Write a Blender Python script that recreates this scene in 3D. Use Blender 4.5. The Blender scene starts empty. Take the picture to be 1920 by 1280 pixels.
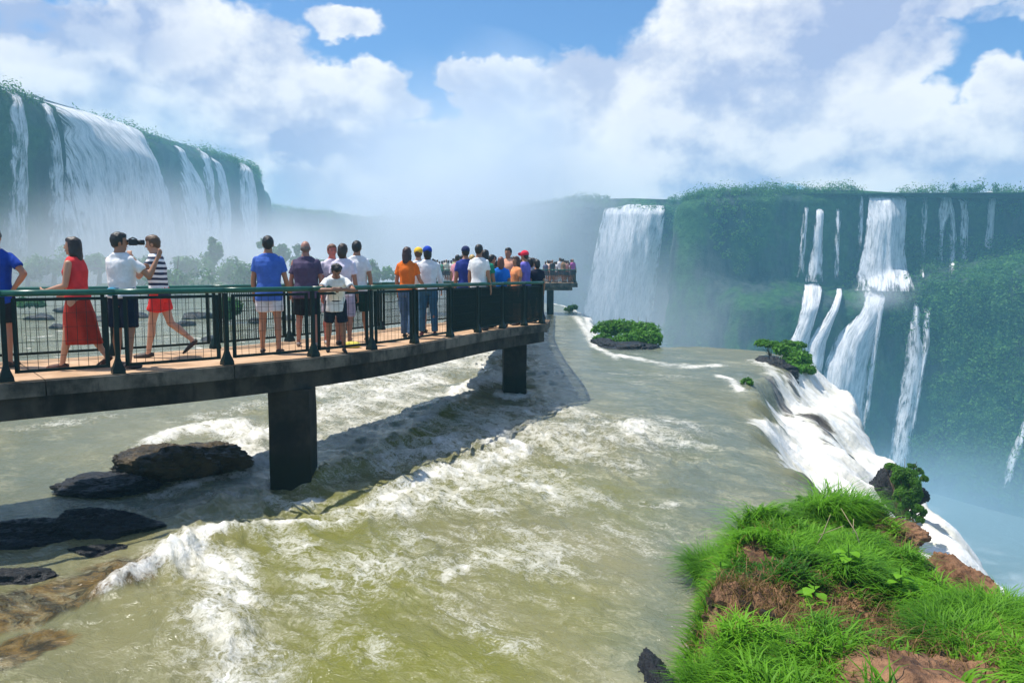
import bpy, bmesh, math, random
import numpy as np
from mathutils import Vector, Matrix, Euler, noise as mnoise
R = math.radians
random.seed(7)
rng = np.random.default_rng(11)
SC = bpy.context.scene
COL = SC.collection

# ------------------------------------------------------------------ camera
FPX, CAMZ = 1440.0, 3.1
TILT = math.atan((640 - 513) / FPX)
cam_d = bpy.data.cameras.new('camera')
cam_d.sensor_width = 36.0
cam_d.lens = FPX / 1920 * 36.0
cam_d.clip_start = 0.1
cam_d.clip_end = 6000
cam = bpy.data.objects.new('camera', cam_d)
cam.location = (0, 0, CAMZ)
cam.rotation_euler = (math.pi / 2 - TILT, 0, 0)
COL.objects.link(cam)
SC.camera = cam

# ------------------------------------------------------------------ exposure
SC.view_settings.view_transform = 'Standard'
SC.view_settings.look = 'None'
SC.view_settings.gamma = 1
SC.view_settings.use_curve_mapping = False
SC.view_settings.exposure = 0.32
SC.render.engine = 'CYCLES'
cy = SC.cycles
cy.use_denoising = True
cy.max_bounces = 8
cy.diffuse_bounces = 3
cy.glossy_bounces = 3
cy.transmission_bounces = 4
cy.volume_bounces = 3
cy.transparent_max_bounces = 8
cy.caustics_reflective = False
cy.caustics_refractive = False
cy.sample_clamp_indirect = 6
cy.volume_step_rate = 3.0
cy.volume_max_steps = 48

# ------------------------------------------------------------------ sun and sky
SUN_EL = R(68)
SUN_TRAVEL = Vector((0.97, -0.22, 0)).normalized()
d = Vector((SUN_TRAVEL.x * math.cos(SUN_EL), SUN_TRAVEL.y * math.cos(SUN_EL), -math.sin(SUN_EL)))
sun_d = bpy.data.lights.new('sun', 'SUN')
sun_d.energy = 5.0
sun_d.angle = R(0.53)
sun_d.color = (1.0, 0.955, 0.88)
sun = bpy.data.objects.new('sun', sun_d)
sun.rotation_euler = d.to_track_quat('-Z', 'Y').to_euler()
sun.location = (-60, 10, 120)
COL.objects.link(sun)

world = bpy.data.worlds.new('World')
SC.world = world
world.use_nodes = True
world.cycles.sampling_method = 'MANUAL'
world.cycles.sample_map_resolution = 512


class NT:
    """small helper for building node trees"""
    def __init__(s, tree):
        s.t = tree
        s.n = tree.nodes
        s.l = tree.links

    def new(s, typ, **kw):
        nd = s.n.new(typ)
        for k, v in kw.items():
            setattr(nd, k, v)
        return nd

    def put(s, sock, v):
        if isinstance(v, bpy.types.NodeSocket):
            s.l.new(v, sock)
        elif v is not None:
            sock.default_value = v

    def math(s, op, a, b=None, c=None, clamp=False):
        nd = s.new('ShaderNodeMath', operation=op, use_clamp=clamp)
        s.put(nd.inputs[0], a)
        if b is not None:
            s.put(nd.inputs[1], b)
        if c is not None:
            s.put(nd.inputs[2], c)
        return nd.outputs[0]

    def vmath(s, op, a, b=None, scale=None):
        nd = s.new('ShaderNodeVectorMath', operation=op)
        s.put(nd.inputs[0], a)
        if b is not None:
            s.put(nd.inputs[1], b)
        if scale is not None:
            s.put(nd.inputs['Scale'], scale)
        return nd.outputs['Value'] if op in ('LENGTH', 'DOT_PRODUCT', 'DISTANCE') else nd.outputs[0]

    def mapr(s, v, a, b, c=0.0, d=1.0, typ='SMOOTHSTEP'):
        nd = s.new('ShaderNodeMapRange', interpolation_type=typ)
        s.put(nd.inputs[0], v)
        for i, x in enumerate((a, b, c, d)):
            s.put(nd.inputs[i + 1], x)
        return nd.outputs[0]

    def noise(s, vec, scale, detail=3.0, rough=0.5, dist=0.0, color=False):
        nd = s.new('ShaderNodeTexNoise')
        s.put(nd.inputs['Vector'], vec)
        nd.inputs['Scale'].default_value = scale
        nd.inputs['Detail'].default_value = detail
        nd.inputs['Roughness'].default_value = rough
        nd.inputs['Distortion'].default_value = dist
        return nd.outputs[1 if color else 0]

    def mix(s, f, a, b):
        nd = s.new('ShaderNodeMix', data_type='RGBA')
        s.put(nd.inputs[0], f)
        s.put(nd.inputs[6], a if isinstance(a, bpy.types.NodeSocket) else (*a, 1.0)[:4])
        s.put(nd.inputs[7], b if isinstance(b, bpy.types.NodeSocket) else (*b, 1.0)[:4])
        return nd.outputs[2]

    def sep(s, v):
        nd = s.new('ShaderNodeSeparateXYZ')
        s.put(nd.inputs[0], v)
        return nd.outputs

    def comb(s, x, y, z):
        nd = s.new('ShaderNodeCombineXYZ')
        for i, v in enumerate((x, y, z)):
            s.put(nd.inputs[i], v)
        return nd.outputs[0]

    def mapping(s, v, scale=(1, 1, 1), rot=(0, 0, 0), loc=(0, 0, 0)):
        nd = s.new('ShaderNodeMapping')
        s.put(nd.inputs[0], v)
        nd.inputs['Location'].default_value = loc
        nd.inputs['Rotation'].default_value = rot
        nd.inputs['Scale'].default_value = scale
        return nd.outputs[0]


def build_world():
    T = NT(world.node_tree)
    T.n.clear()
    out = T.new('ShaderNodeOutputWorld')
    sky = T.new('ShaderNodeTexSky', sky_type='NISHITA')
    sky.sun_disc = False
    sky.sun_elevation = SUN_EL
    sky.sun_rotation = math.atan2(-SUN_TRAVEL.x, -SUN_TRAVEL.y)
    sky.altitude = 200
    sky.air_density = 1.0
    sky.dust_density = 0.6
    sky.ozone_density = 2.5
    tc = T.new('ShaderNodeTexCoord')
    D = T.vmath('NORMALIZE', tc.outputs['Generated'])
    x, y, z = T.sep(D)[:3]
    az = T.math('ARCTAN2', x, y)
    el = T.math('ARCSINE', z)
    uv = T.comb(az, el, 0.0)
    # domain warp gives the billowing edges
    w = T.noise(T.mapping(D, scale=(1, 1, 1.25)), 5.0, 5.0, 0.62, color=True)
    w = T.vmath('SUBTRACT', w, (0.5, 0.5, 0.5))
    uvw = T.vmath('ADD', uv, T.vmath('SCALE', w, scale=0.16))
    # clouds named by where they stand in the sky: az, el, half width, half height (radians), weight
    def ae(px, py):
        vx = (px - 960) / FPX
        vy = (640 - py) / FPX
        X = vx
        Y = math.cos(TILT) + vy * math.sin(TILT)
        Z = -math.sin(TILT) + vy * math.cos(TILT)
        L = math.sqrt(X * X + Y * Y + Z * Z)
        return math.atan2(X, Y), math.asin(Z / L)
    blobs = [(310, 70, 100, 80, 1.0), (410, 160, 160, 90, 1.0), (560, 225, 190, 85, 1.0), (690, 195, 100, 55, .9),
             (625, 62, 75, 30, .8), (180, 185, 190, 60, 1.0), (420, 260, 260, 80, 1.0), (640, 300, 230, 70, .9),
             (60, 30, 170, 50, .62), (60, 90, 160, 50, .6), (900, 150, 50, 32, .8), (950, 200, 90, 60, 1.0),
             (1150, 205, 190, 90, .8), (1060, 310, 330, 80, .9), (1390, 130, 210, 120, 1.0), (1330, 240, 230, 110, 1.0),
             (1560, 100, 150, 110, .9), (1570, 265, 150, 80, .9), (1880, 215, 66, 60, 1.0), (1800, 320, 220, 60, 1.0),
             (1640, 10, 240, 36, .7), (440, 10, 90, 14, .5), (800, 350, 420, 60, .9), (1900, 20, 90, 24, .5)]
    cov = None
    for (px, py, rx, ry, wt) in blobs:
        a, e = ae(px, py)
        dv = T.vmath('MULTIPLY', T.vmath('SUBTRACT', uvw, (a, e, 0)), (FPX / rx * 0.82, FPX / ry * 0.82, 0))
        r = T.vmath('LENGTH', dv)
        g = T.mapr(r, 1.25, 0.45, 0.0, wt)
        cov = g if cov is None else T.math('MAXIMUM', cov, g)
    # unseen sky beyond the blobs: same clouds, thinned to cut ambient light
    gen = T.mapr(T.noise(T.mapping(D, scale=(1, 1, 2.2)), 2.6, 6.0, 0.55), 0.46, 0.66)
    away = T.mapr(T.math('ABSOLUTE', az), 0.66, 0.85)
    up = T.mapr(el, 0.36, 0.55)
    outside = T.math('MAXIMUM', away, up)
    cov = T.math('ADD', T.math('MULTIPLY', cov, T.math('SUBTRACT', 1.0, outside)), T.math('MULTIPLY', gen, outside))
    fine = T.noise(T.mapping(D, scale=(1, 1, 1.3)), 11.0, 7.0, 0.6)
    fine = T.math('SUBTRACT', fine, 0.5)
    body = T.math('ADD', cov, T.math('MULTIPLY', fine, 1.15))
    alpha = T.mapr(body, 0.24, 0.58)
    # billow shading: compare the cloud thickness with the same field a little nearer the sun
    Ds = T.vmath('ADD', D, tuple((Vector((-SUN_TRAVEL.x, 0, 1.2)).normalized() * 0.045)))
    fb = T.noise(T.mapping(Ds, scale=(1, 1, 1.3)), 5.5, 6.0, 0.58)
    fa = T.noise(T.mapping(D, scale=(1, 1, 1.3)), 5.5, 6.0, 0.58)
    rel = T.math('SUBTRACT', fa, fb)
    lit = T.mapr(rel, -0.12, 0.10)
    edge = T.mapr(body, 1.15, 0.55)
    lit = T.math('ADD', T.math('MULTIPLY', lit, 0.85), T.math('MULTIPLY', edge, 0.25), clamp=True)
    for px, py, rx, ry, wt in ((110, 40, 210, 60, .75), (150, 130, 160, 22, .35), (1720, 60, 260, 80, .45), (1500, 330, 260, 30, .4), (560, 275, 160, 22, .5), (1000, 320, 200, 60, .3)):
        a, e = ae(px, py)
        r = T.vmath('LENGTH', T.vmath('MULTIPLY', T.vmath('SUBTRACT', uvw, (a, e, 0)), (FPX / rx, FPX / ry, 0)))
        lit = T.math('SUBTRACT', lit, T.mapr(r, 1.2, .2, 0.0, wt), clamp=True)
    shade = T.mix(lit, (0.36, 0.42, 0.62), (0.86, 0.85, 0.86))
    blue = T.vmath('MULTIPLY', sky.outputs[0], (0.074, 0.097, 0.122))
    haze = T.mapr(el, 0.16, 0.0, 0.0, 0.4)
    blue = T.mix(haze, blue, (0.46, 0.55, 0.76))
    colr = T.mix(T.math('MULTIPLY', alpha, 0.96), blue, shade)
    bg = T.new('ShaderNodeBackground')
    T.put(bg.inputs[0], colr)
    bg.inputs[1].default_value = 1.0
    T.l.new(bg.outputs[0], out.inputs[0])


build_world()


# ------------------------------------------------------------------ helpers
def ray(px, py):
    x = (px - 960) / FPX
    y = (640 - py) / FPX
    return np.array((x, math.cos(TILT) + y * math.sin(TILT), -math.sin(TILT) + y * math.cos(TILT)))


def P(px, py, z=0.0):
    v = ray(px, py)
    t = (z - CAMZ) / v[2]
    return Vector((v[0] * t, v[1] * t, z))


def Q(px, py, Y):
    v = ray(px, py)
    t = Y / v[1]
    return Vector((v[0] * t, Y, CAMZ + v[2] * t))


def tag(o, label=None, cat=None, group=None, kind=None):
    if label: o['label'] = label
    if cat: o['category'] = cat
    if group: o['group'] = group
    if kind: o['kind'] = kind
    return o


def link(name, me, mat=None, parent=None, loc=None):
    if mat is not None and not me.materials:
        for m in (mat if isinstance(mat, (list, tuple)) else [mat]):
            me.materials.append(m)
    o = bpy.data.objects.new(name, me)
    COL.objects.link(o)
    if parent: o.parent = parent
    if loc is not None: o.location = loc
    return o


def empty(name, loc, rz=0.0):
    o = bpy.data.objects.new(name, None)
    o.empty_display_size = 0.2
    o.location = loc
    o.rotation_euler = (0, 0, rz)
    COL.objects.link(o)
    return o


def np_mesh(name, V, Fq, smooth=True, attrs=None, mats=None):
    """mesh from numpy arrays: V (n,3), Fq (m,k) with k = 3 or 4"""
    V = np.asarray(V, dtype=np.float32)
    Fq = np.asarray(Fq, dtype=np.int32)
    k = Fq.shape[1]
    me = bpy.data.meshes.new(name)
    me.vertices.add(len(V))
    me.vertices.foreach_set('co', V.ravel())
    me.loops.add(Fq.size)
    me.loops.foreach_set('vertex_index', Fq.ravel())
    me.polygons.add(len(Fq))
    me.polygons.foreach_set('loop_start', np.arange(0, Fq.size, k, dtype=np.int32))
    me.polygons.foreach_set('loop_total', np.full(len(Fq), k, dtype=np.int32))
    me.polygons.foreach_set('use_smooth', np.full(len(Fq), smooth))
    if mats is not None:
        me.polygons.foreach_set('material_index', np.asarray(mats, dtype=np.int32))
    me.update(calc_edges=True)
    for nm, a in (attrs or {}).items():
        at = me.attributes.new(nm, 'FLOAT', 'POINT')
        at.data.foreach_set('value', np.asarray(a, dtype=np.float32))
    return me


def grid_faces(nr, nc, wrap=False):
    r = np.arange(nr - 1)[:, None]
    c = np.arange(nc if wrap else nc - 1)[None, :]
    c2 = (c + 1) % nc
    a = r * nc + c
    b = r * nc + c2
    return np.stack([a, b, b + nc, a + nc], -1).reshape(-1, 4)


_PERM = rng.permutation(4096)
_RND = rng.random(4096)


def _h(ix, iy, iz):
    return _RND[_PERM[(_PERM[(_PERM[ix & 4095] + iy) & 4095] + iz) & 4095]]


def vnoise(x, y, z=0.0):
    x, y, z = np.broadcast_arrays(np.asarray(x, float), np.asarray(y, float), np.asarray(z, float))
    ix, iy, iz = (np.floor(a).astype(np.int64) for a in (x, y, z))
    fx, fy, fz = x - ix, y - iy, z - iz
    fx, fy, fz = (f * f * f * (f * (f * 6 - 15) + 10) for f in (fx, fy, fz))
    r = 0
    for dx in (0, 1):
        for dy in (0, 1):
            for dz in (0, 1):
                r = r + _h(ix + dx, iy + dy, iz + dz) * (fx if dx else 1 - fx) * (fy if dy else 1 - fy) * (fz if dz else 1 - fz)
    return r * 2 - 1


def fbm(x, y, z=0.0, o=4, g=0.5, ridged=False):
    s, a, f, t = 0, 1.0, 1.0, 0
    for i in range(o):
        n = vnoise(x * f + 17 * i, y * f - 9 * i, z * f + 5 * i)
        if ridged: n = 1 - 2 * np.abs(n)
        s = s + a * n
        t += a
        a *= g
        f *= 2.03
    return s / t


def sstep(a, b, v):
    t = np.clip((v - a) / (b - a), 0, 1)
    return t * t * (3 - 2 * t)


class MB:
    """collects boxes, tubes and lofts into one mesh"""
    def __init__(s):
        s.v, s.f, s.mi = [], [], []

    def add(s, vs, fs, mi=0):
        o = len(s.v)
        s.v += [tuple(v) for v in vs]
        s.f += [tuple(i + o for i in f) for f in fs]
        s.mi += [mi] * len(fs)

    def hexa(s, p, mi=0):
        s.add(p, [(0, 3, 2, 1), (4, 5, 6, 7), (0, 1, 5, 4), (1, 2, 6, 5), (2, 3, 7, 6), (3, 0, 4, 7)], mi)

    def box(s, c, size, rz=0.0, mi=0):
        m = Matrix.Rotation(rz, 3, 'Z')
        h = [a / 2 for a in size]
        p = [Vector(c) + m @ Vector((sx * h[0], sy * h[1], sz * h[2])) for sz in (-1, 1) for sx, sy in ((-1, -1), (1, -1), (1, 1), (-1, 1))]
        s.hexa(p, mi)

    def bar(s, a, b, w, h, mi=0):
        """rectangular bar from a to b; w across, h upward"""
        a, b = Vector(a), Vector(b)
        d = (b - a).normalized()
        up = Vector((0, 0, 1)) if abs(d.z) < 0.9 else Vector((0, 1, 0))
        sd = d.cross(up).normalized() * w / 2
        up = sd.cross(d).normalized() * h / 2
        s.hexa([a - sd - up, a + sd - up, a + sd + up, a - sd + up, b - sd - up, b + sd - up, b + sd + up, b - sd + up], mi)

    def tube(s, pts, rad, n=8, caps=True, mi=0, sq=None):
        """tube through pts with radii (number or (ra, rb)); closed ends"""
        pts = [Vector(p) for p in pts]
        rings = []
        prev = None
        for i, p in enumerate(pts):
            d = (pts[min(i + 1, len(pts) - 1)] - pts[max(i - 1, 0)])
            d = d.normalized() if d.length > 1e-9 else Vector((0, 0, 1))
            if prev is None:
                u = d.orthogonal().normalized()
                if abs(d.z) > 0.5:
                    u = (Vector((1, 0, 0)) - d * d.x).normalized()
            else:
                u = (prev - d * prev.dot(d)).normalized()
            prev = u
            w = d.cross(u)
            r = rad[i] if isinstance(rad, (list, tuple)) else rad
            ra, rb = r if isinstance(r, tuple) else (r, r)
            rings.append([p + u * ra * math.cos(2 * math.pi * k / n) + w * rb * math.sin(2 * math.pi * k / n) for k in range(n)])
        s.rings(rings, caps, mi)

    def rings(s, rings, caps=True, mi=0):
        n = len(rings[0])
        vs = [v for r in rings for v in r]
        fs = [(i * n + k, i * n + (k + 1) % n, (i + 1) * n + (k + 1) % n, (i + 1) * n + k) for i in range(len(rings) - 1) for k in range(n)]
        if caps:
            fs.append(tuple(range(n - 1, -1, -1)))
            fs.append(tuple((len(rings) - 1) * n + k for k in range(n)))
        s.add(vs, fs, mi)

    def ball(s, c, r, n=10, m=7, rot=None, mi=0):
        """ellipsoid"""
        c = Vector(c)
        r = Vector(r) if isinstance(r, (tuple, list, Vector)) else Vector((r, r, r))
        vs, fs = [], []
        for i in range(m + 1):
            t = math.pi * i / m
            for k in range(n):
                a = 2 * math.pi * k / n
                v = Vector((r.x * math.sin(t) * math.cos(a), r.y * math.sin(t) * math.sin(a), r.z * math.cos(t)))
                vs.append(c + (rot @ v if rot else v))
        for i in range(m):
            for k in range(n):
                fs.append((i * n + k, (i + 1) * n + k, (i + 1) * n + (k + 1) % n, i * n + (k + 1) % n))
        s.add(vs, fs, mi)

    def mesh(s, name, smooth=False, merge=False):
        me = bpy.data.meshes.new(name)
        me.from_pydata(s.v, [], s.f)
        me.polygons.foreach_set('use_smooth', [smooth] * len(s.f))
        me.polygons.foreach_set('material_index', s.mi)
        if merge:
            bm = bmesh.new(); bm.from_mesh(me)
            bmesh.ops.remove_doubles(bm, verts=bm.verts, dist=1e-5)
            bmesh.ops.recalc_face_normals(bm, faces=bm.faces)
            bm.to_mesh(me); bm.free()
        me.update()
        return me

    def build(s, name, mat, parent=None, smooth=False, loc=None, bevel=0.0, merge=False):
        me = s.mesh(name, smooth, merge)
        o = link(name, me, mat, parent, loc)
        if bevel:
            m = o.modifiers.new('bevel', 'BEVEL')
            m.width = bevel; m.segments = 1; m.limit_method = 'ANGLE'
        return o


def bake(me, voxel, smooth=2, name=None):
    """voxel remesh a set of overlapping closed shapes into one continuous surface"""
    tmp = bpy.data.objects.new('tmp', me)
    COL.objects.link(tmp)
    m = tmp.modifiers.new('r', 'REMESH')
    m.mode = 'VOXEL'
    m.voxel_size = voxel
    m.use_smooth_shade = True
    if smooth:
        k = tmp.modifiers.new('s', 'SMOOTH')
        k.factor = 0.5
        k.iterations = smooth
    dg = bpy.context.evaluated_depsgraph_get()
    out = bpy.data.meshes.new_from_object(tmp.evaluated_get(dg))
    bpy.data.objects.remove(tmp)
    if name: out.name = name
    return out


# ------------------------------------------------------------------ materials
def mat(name):
    m = bpy.data.materials.new(name)
    m.use_nodes = True
    T = NT(m.node_tree)
    b = T.n['Principled BSDF']
    return m, T, b


def coords(T, which='Object'):
    return T.new('ShaderNodeTexCoord').outputs[which]


def bump(T, b, h, strength=0.5, dist=0.02):
    nd = T.new('ShaderNodeBump')
    nd.inputs['Strength'].default_value = strength
    nd.inputs['Distance'].default_value = dist
    T.put(nd.inputs['Height'], h)
    T.l.new(nd.outputs[0], b.inputs['Normal'])


def simple(name, c, rough=0.6, var=0.15, scale=6.0, spec=0.4, metal=0.0, bmp=0.0, bscale=40.0):
    m, T, b = mat(name)
    co = coords(T)
    n = T.noise(co, scale, 5.0, 0.6)
    dark = tuple(x * (1 - var) for x in c)
    lite = tuple(min(1, x * (1 + var)) for x in c)
    T.put(b.inputs['Base Color'], T.mix(T.mapr(n, 0.3, 0.7), dark, lite))
    b.inputs['Roughness'].default_value = rough
    b.inputs['Specular IOR Level'].default_value = spec
    b.inputs['Metallic'].default_value = metal
    if bmp:
        bump(T, b, T.noise(co, bscale, 4.0, 0.6), bmp, 0.01)
    return m


# ------------------------------------------------------------------ the river above the falls
LIP = [(3.3, -12), (4.0, 2), (3.9, 8), (3.8, 9.8), (4.1, 13.1), (5.1, 17), (6.3, 21.3), (8.2, 25.0), (10.2, 28.2), (10.3, 30.5),
       (8.6, 32.6), (6.2, 33.0), (4.5, 31.4), (3.9, 35), (4.3, 45), (5.4, 58), (5.0, 75), (1, 95), (-8, 118), (-20, 136), (-60, 150)]
RIVER_POLY = LIP + [(-120, 150), (-120, -12)]


def seg_dist(x, y, pts, closed=False):
    best = np.full(x.shape, 1e9)
    n = len(pts)
    for i in range(n if closed else n - 1):
        ax, ay = pts[i][:2]
        bx, by = pts[(i + 1) % n][:2]
        dx, dy = bx - ax, by - ay
        t = np.clip(((x - ax) * dx + (y - ay) * dy) / (dx * dx + dy * dy + 1e-12), 0, 1)
        best = np.minimum(best, (x - ax - t * dx) ** 2 + (y - ay - t * dy) ** 2)
    return np.sqrt(best)


def inside(x, y, poly):
    r = np.zeros(x.shape, bool)
    n = len(poly)
    for i in range(n):
        x1, y1 = poly[i][:2]
        x2, y2 = poly[(i + 1) % n][:2]
        if y1 == y2: continue
        c = ((y1 > y) != (y2 > y)) & (x < (x2 - x1) * (y - y1) / (y2 - y1) + x1)
        r ^= c
    return r


def strokes(x, y, items, z=0.0):
    """max of soft ellipses strung along polylines given as picture points on the river plane:
    (points, rx, ry, strength); radii converted to metres on the water"""
    out = np.zeros(x.shape)
    for pts, rx, ry, st in items:
        seq = []
        for i in range(len(pts) - 1):
            a, b = pts[i], pts[i + 1]
            L = max(abs(b[0] - a[0]) / max(rx * .6, 1), abs(b[1] - a[1]) / max(ry * .6, 1))
            k = max(1, int(math.ceil(L)))
            seq += [(a[0] + (b[0] - a[0]) * j / k, a[1] + (b[1] - a[1]) * j / k) for j in range(k)]
        seq.append(pts[-1])
        for (px, py) in seq:
            c = P(px, py, z)
            mx = rx * c.y / FPX
            my = max(0.5 * (P(px, py - ry, z).y - P(px, py + ry, z).y), 0.02)
            m = (np.abs(x - c.x) < mx * 2.3) & (np.abs(y - c.y) < my * 2.3)
            if not m.any(): continue
            q = ((x[m] - c.x) / mx) ** 2 + ((y[m] - c.y) / my) ** 2
            out[m] = np.maximum(out[m], st * np.exp(-q * 1.2))
    return out


FOAM = [
    # crest and spill below the dark rocks
    ([(215, 1118), (300, 1068), (360, 1022), (410, 1008)], 26, 16, 1.25), ([(330, 1040), (430, 1060), (450, 1120)], 62, 40, .95),
    ([(400, 1150), (440, 1220), (440, 1290)], 70, 45, .74), ([(410, 1005), (500, 990), (640, 975)], 50, 14, .8),
    ([(500, 1000), (560, 1030)], 50, 20, .6), ([(500, 1220), (540, 1280)], 60, 40, .5),
    # white water behind the rock and along its foot
    ([(300, 842), (340, 822), (420, 815), (480, 835)], 40, 20, 1.2), ([(450, 850), (490, 875)], 30, 18, 1.1),
    ([(300, 925), (380, 905), (450, 895)], 30, 6, .75), ([(240, 960), (330, 950), (440, 930)], 30, 12, .5),
    # rapids behind the near pier
    ([(600, 790), (660, 770), (720, 745), (780, 720)], 75, 26, .80), ([(590, 740), (680, 715), (800, 690), (930, 665)], 80, 22, .80), ([(640, 700), (760, 680), (880, 655)], 80, 12, .6), ([(600, 830), (700, 800), (800, 750)], 60, 20, .62),
    ([(480, 770), (380, 790)], 60, 12, .55), ([(640, 830), (690, 840)], 40, 18, .72), ([(200, 790), (60, 815)], 60, 8, .35),
    ([(855, 745), (900, 725), (940, 715)], 26, 12, 1.2), ([(930, 700), (900, 690)], 26, 10, 1.0), ([(790, 800), (850, 760)], 20, 6, .95),
    # big turbulence
    ([(740, 865), (800, 850), (860, 830), (920, 810)], 60, 28, .78), ([(760, 960), (880, 920), (1000, 900), (1100, 940)], 90, 40, .60), ([(950, 800), (1100, 830), (1250, 820)], 110, 30, .56), ([(560, 1100), (760, 1060), (1000, 1060), (1150, 1000)], 120, 60, .42), ([(880, 790), (960, 770), (1040, 765), (1100, 785)], 55, 16, .62),
    ([(730, 935), (800, 905), (880, 880), (960, 850)], 50, 20, .85), ([(920, 835), (960, 830), (980, 850)], 30, 14, 1.1),
    ([(870, 905), (960, 900), (1050, 930)], 60, 22, .72), ([(1020, 820), (1120, 800), (1200, 795)], 60, 18, .66),
    ([(1180, 820), (1200, 800)], 26, 16, .95), ([(1250, 790), (1290, 800)], 30, 14, .6), ([(650, 955), (720, 945)], 50, 10, .75),
    ([(870, 955), (930, 965)], 40, 16, .6), ([(990, 850), (1100, 860), (1180, 875)], 60, 16, .5), ([(1080, 930), (1040, 970)], 45, 20, .55),
    ([(840, 1085), (870, 1070)], 24, 12, .95), ([(700, 1090), (750, 1085), (640, 1110)], 50, 8, .42), ([(760, 1010), (900, 1010), (1000, 1000)], 80, 24, .46),
    ([(600, 1180), (700, 1220)], 90, 50, .34), ([(850, 1150), (950, 1210)], 90, 50, .32), ([(1210, 950), (1260, 948)], 18, 8, .55), ([(1150, 1000), (1240, 1060)], 40, 30, .3),
    ([(560, 1060), (640, 1130)], 60, 40, .4),
    ([(600, 905), (760, 835), (880, 780)], 70, 30, .42),
    ([(505, 938), (545, 948), (592, 938)], 20, 8, .95), ([(935, 742), (965, 748), (992, 742)], 14, 5, .9), ([(500, 915), (480, 925)], 18, 8, .7),
    # lip and the far rim
    ([(1085, 598), (1100, 620), (1115, 650), (1150, 668)], 10, 7, 1.0), ([(1160, 668), (1200, 674)], 20, 4, 1.0), ([(1200, 674), (1250, 684), (1280, 684)], 20, 3, .72), ([(1290, 688), (1350, 684)], 22, 3, .85),
    ([(1350, 706), (1375, 716), (1388, 730)], 12, 4, 1.0), ([(1150, 700), (1290, 705), (1190, 720)], 30, 4, .35),
    ([(1040, 600), (1060, 640)], 20, 6, .25), ([(1425, 680), (1450, 690)], 24, 8, .9),
]
RIDGE = [([(590, 905), (690, 862), (770, 815), (850, 765), (935, 712)], 34, 16, 1.0)]
CREST = [([(215, 1112), (300, 1062), (370, 1012), (440, 1000), (560, 985)], 42, 22, 1.0), ([(660, 955), (780, 900), (900, 850)], 50, 24, .7),
         ([(290, 845), (400, 812), (480, 830)], 50, 22, .8), ([(1180, 815), (1200, 800)], 30, 20, .6), ([(900, 835), (990, 845)], 40, 20, .7),
         ([(740, 870), (850, 835)], 50, 22, .6)]
TURB = [([(600, 940), (800, 880), (1000, 830), (1200, 830)], 150, 70, 1.0), ([(600, 760), (900, 700)], 150, 50, .8),
        ([(330, 1060), (450, 1150), (480, 1270)], 130, 70, .9), ([(250, 960), (500, 940)], 100, 35, .8), ([(700, 1100), (900, 1050)], 160, 90, .45)]
OLIVE = [([(600, 1000), (700, 1120), (650, 1250), (900, 1250)], 190, 110, 1.0), ([(620, 860), (740, 850), (820, 790)], 70, 30, 1.0),
         ([(830, 930), (1050, 900), (1200, 960)], 120, 60, .6), ([(600, 900), (640, 880)], 60, 24, .9), ([(1310, 840), (1370, 860)], 50, 30, .3), ([(950, 1060), (1150, 1180)], 130, 90, .5)]
BROWN = [([(0, 1150), (90, 1130), (200, 1090)], 110, 60, 1.0), ([(0, 1240), (60, 1210)], 90, 40, .9), ([(1290, 700), (1480, 760)], 60, 26, .0)]
TEAL = [([(1150, 700), (1300, 800), (1350, 950)], 140, 70, .7), ([(1100, 640), (1350, 700)], 160, 40, .7), ([(1340, 780), (1380, 850), (1420, 900)], 60, 50, .8), ([(1200, 1240), (1270, 1100), (1280, 1000)], 80, 60, .55), ([(100, 900), (20, 880)], 120, 60, .4)]


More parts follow.
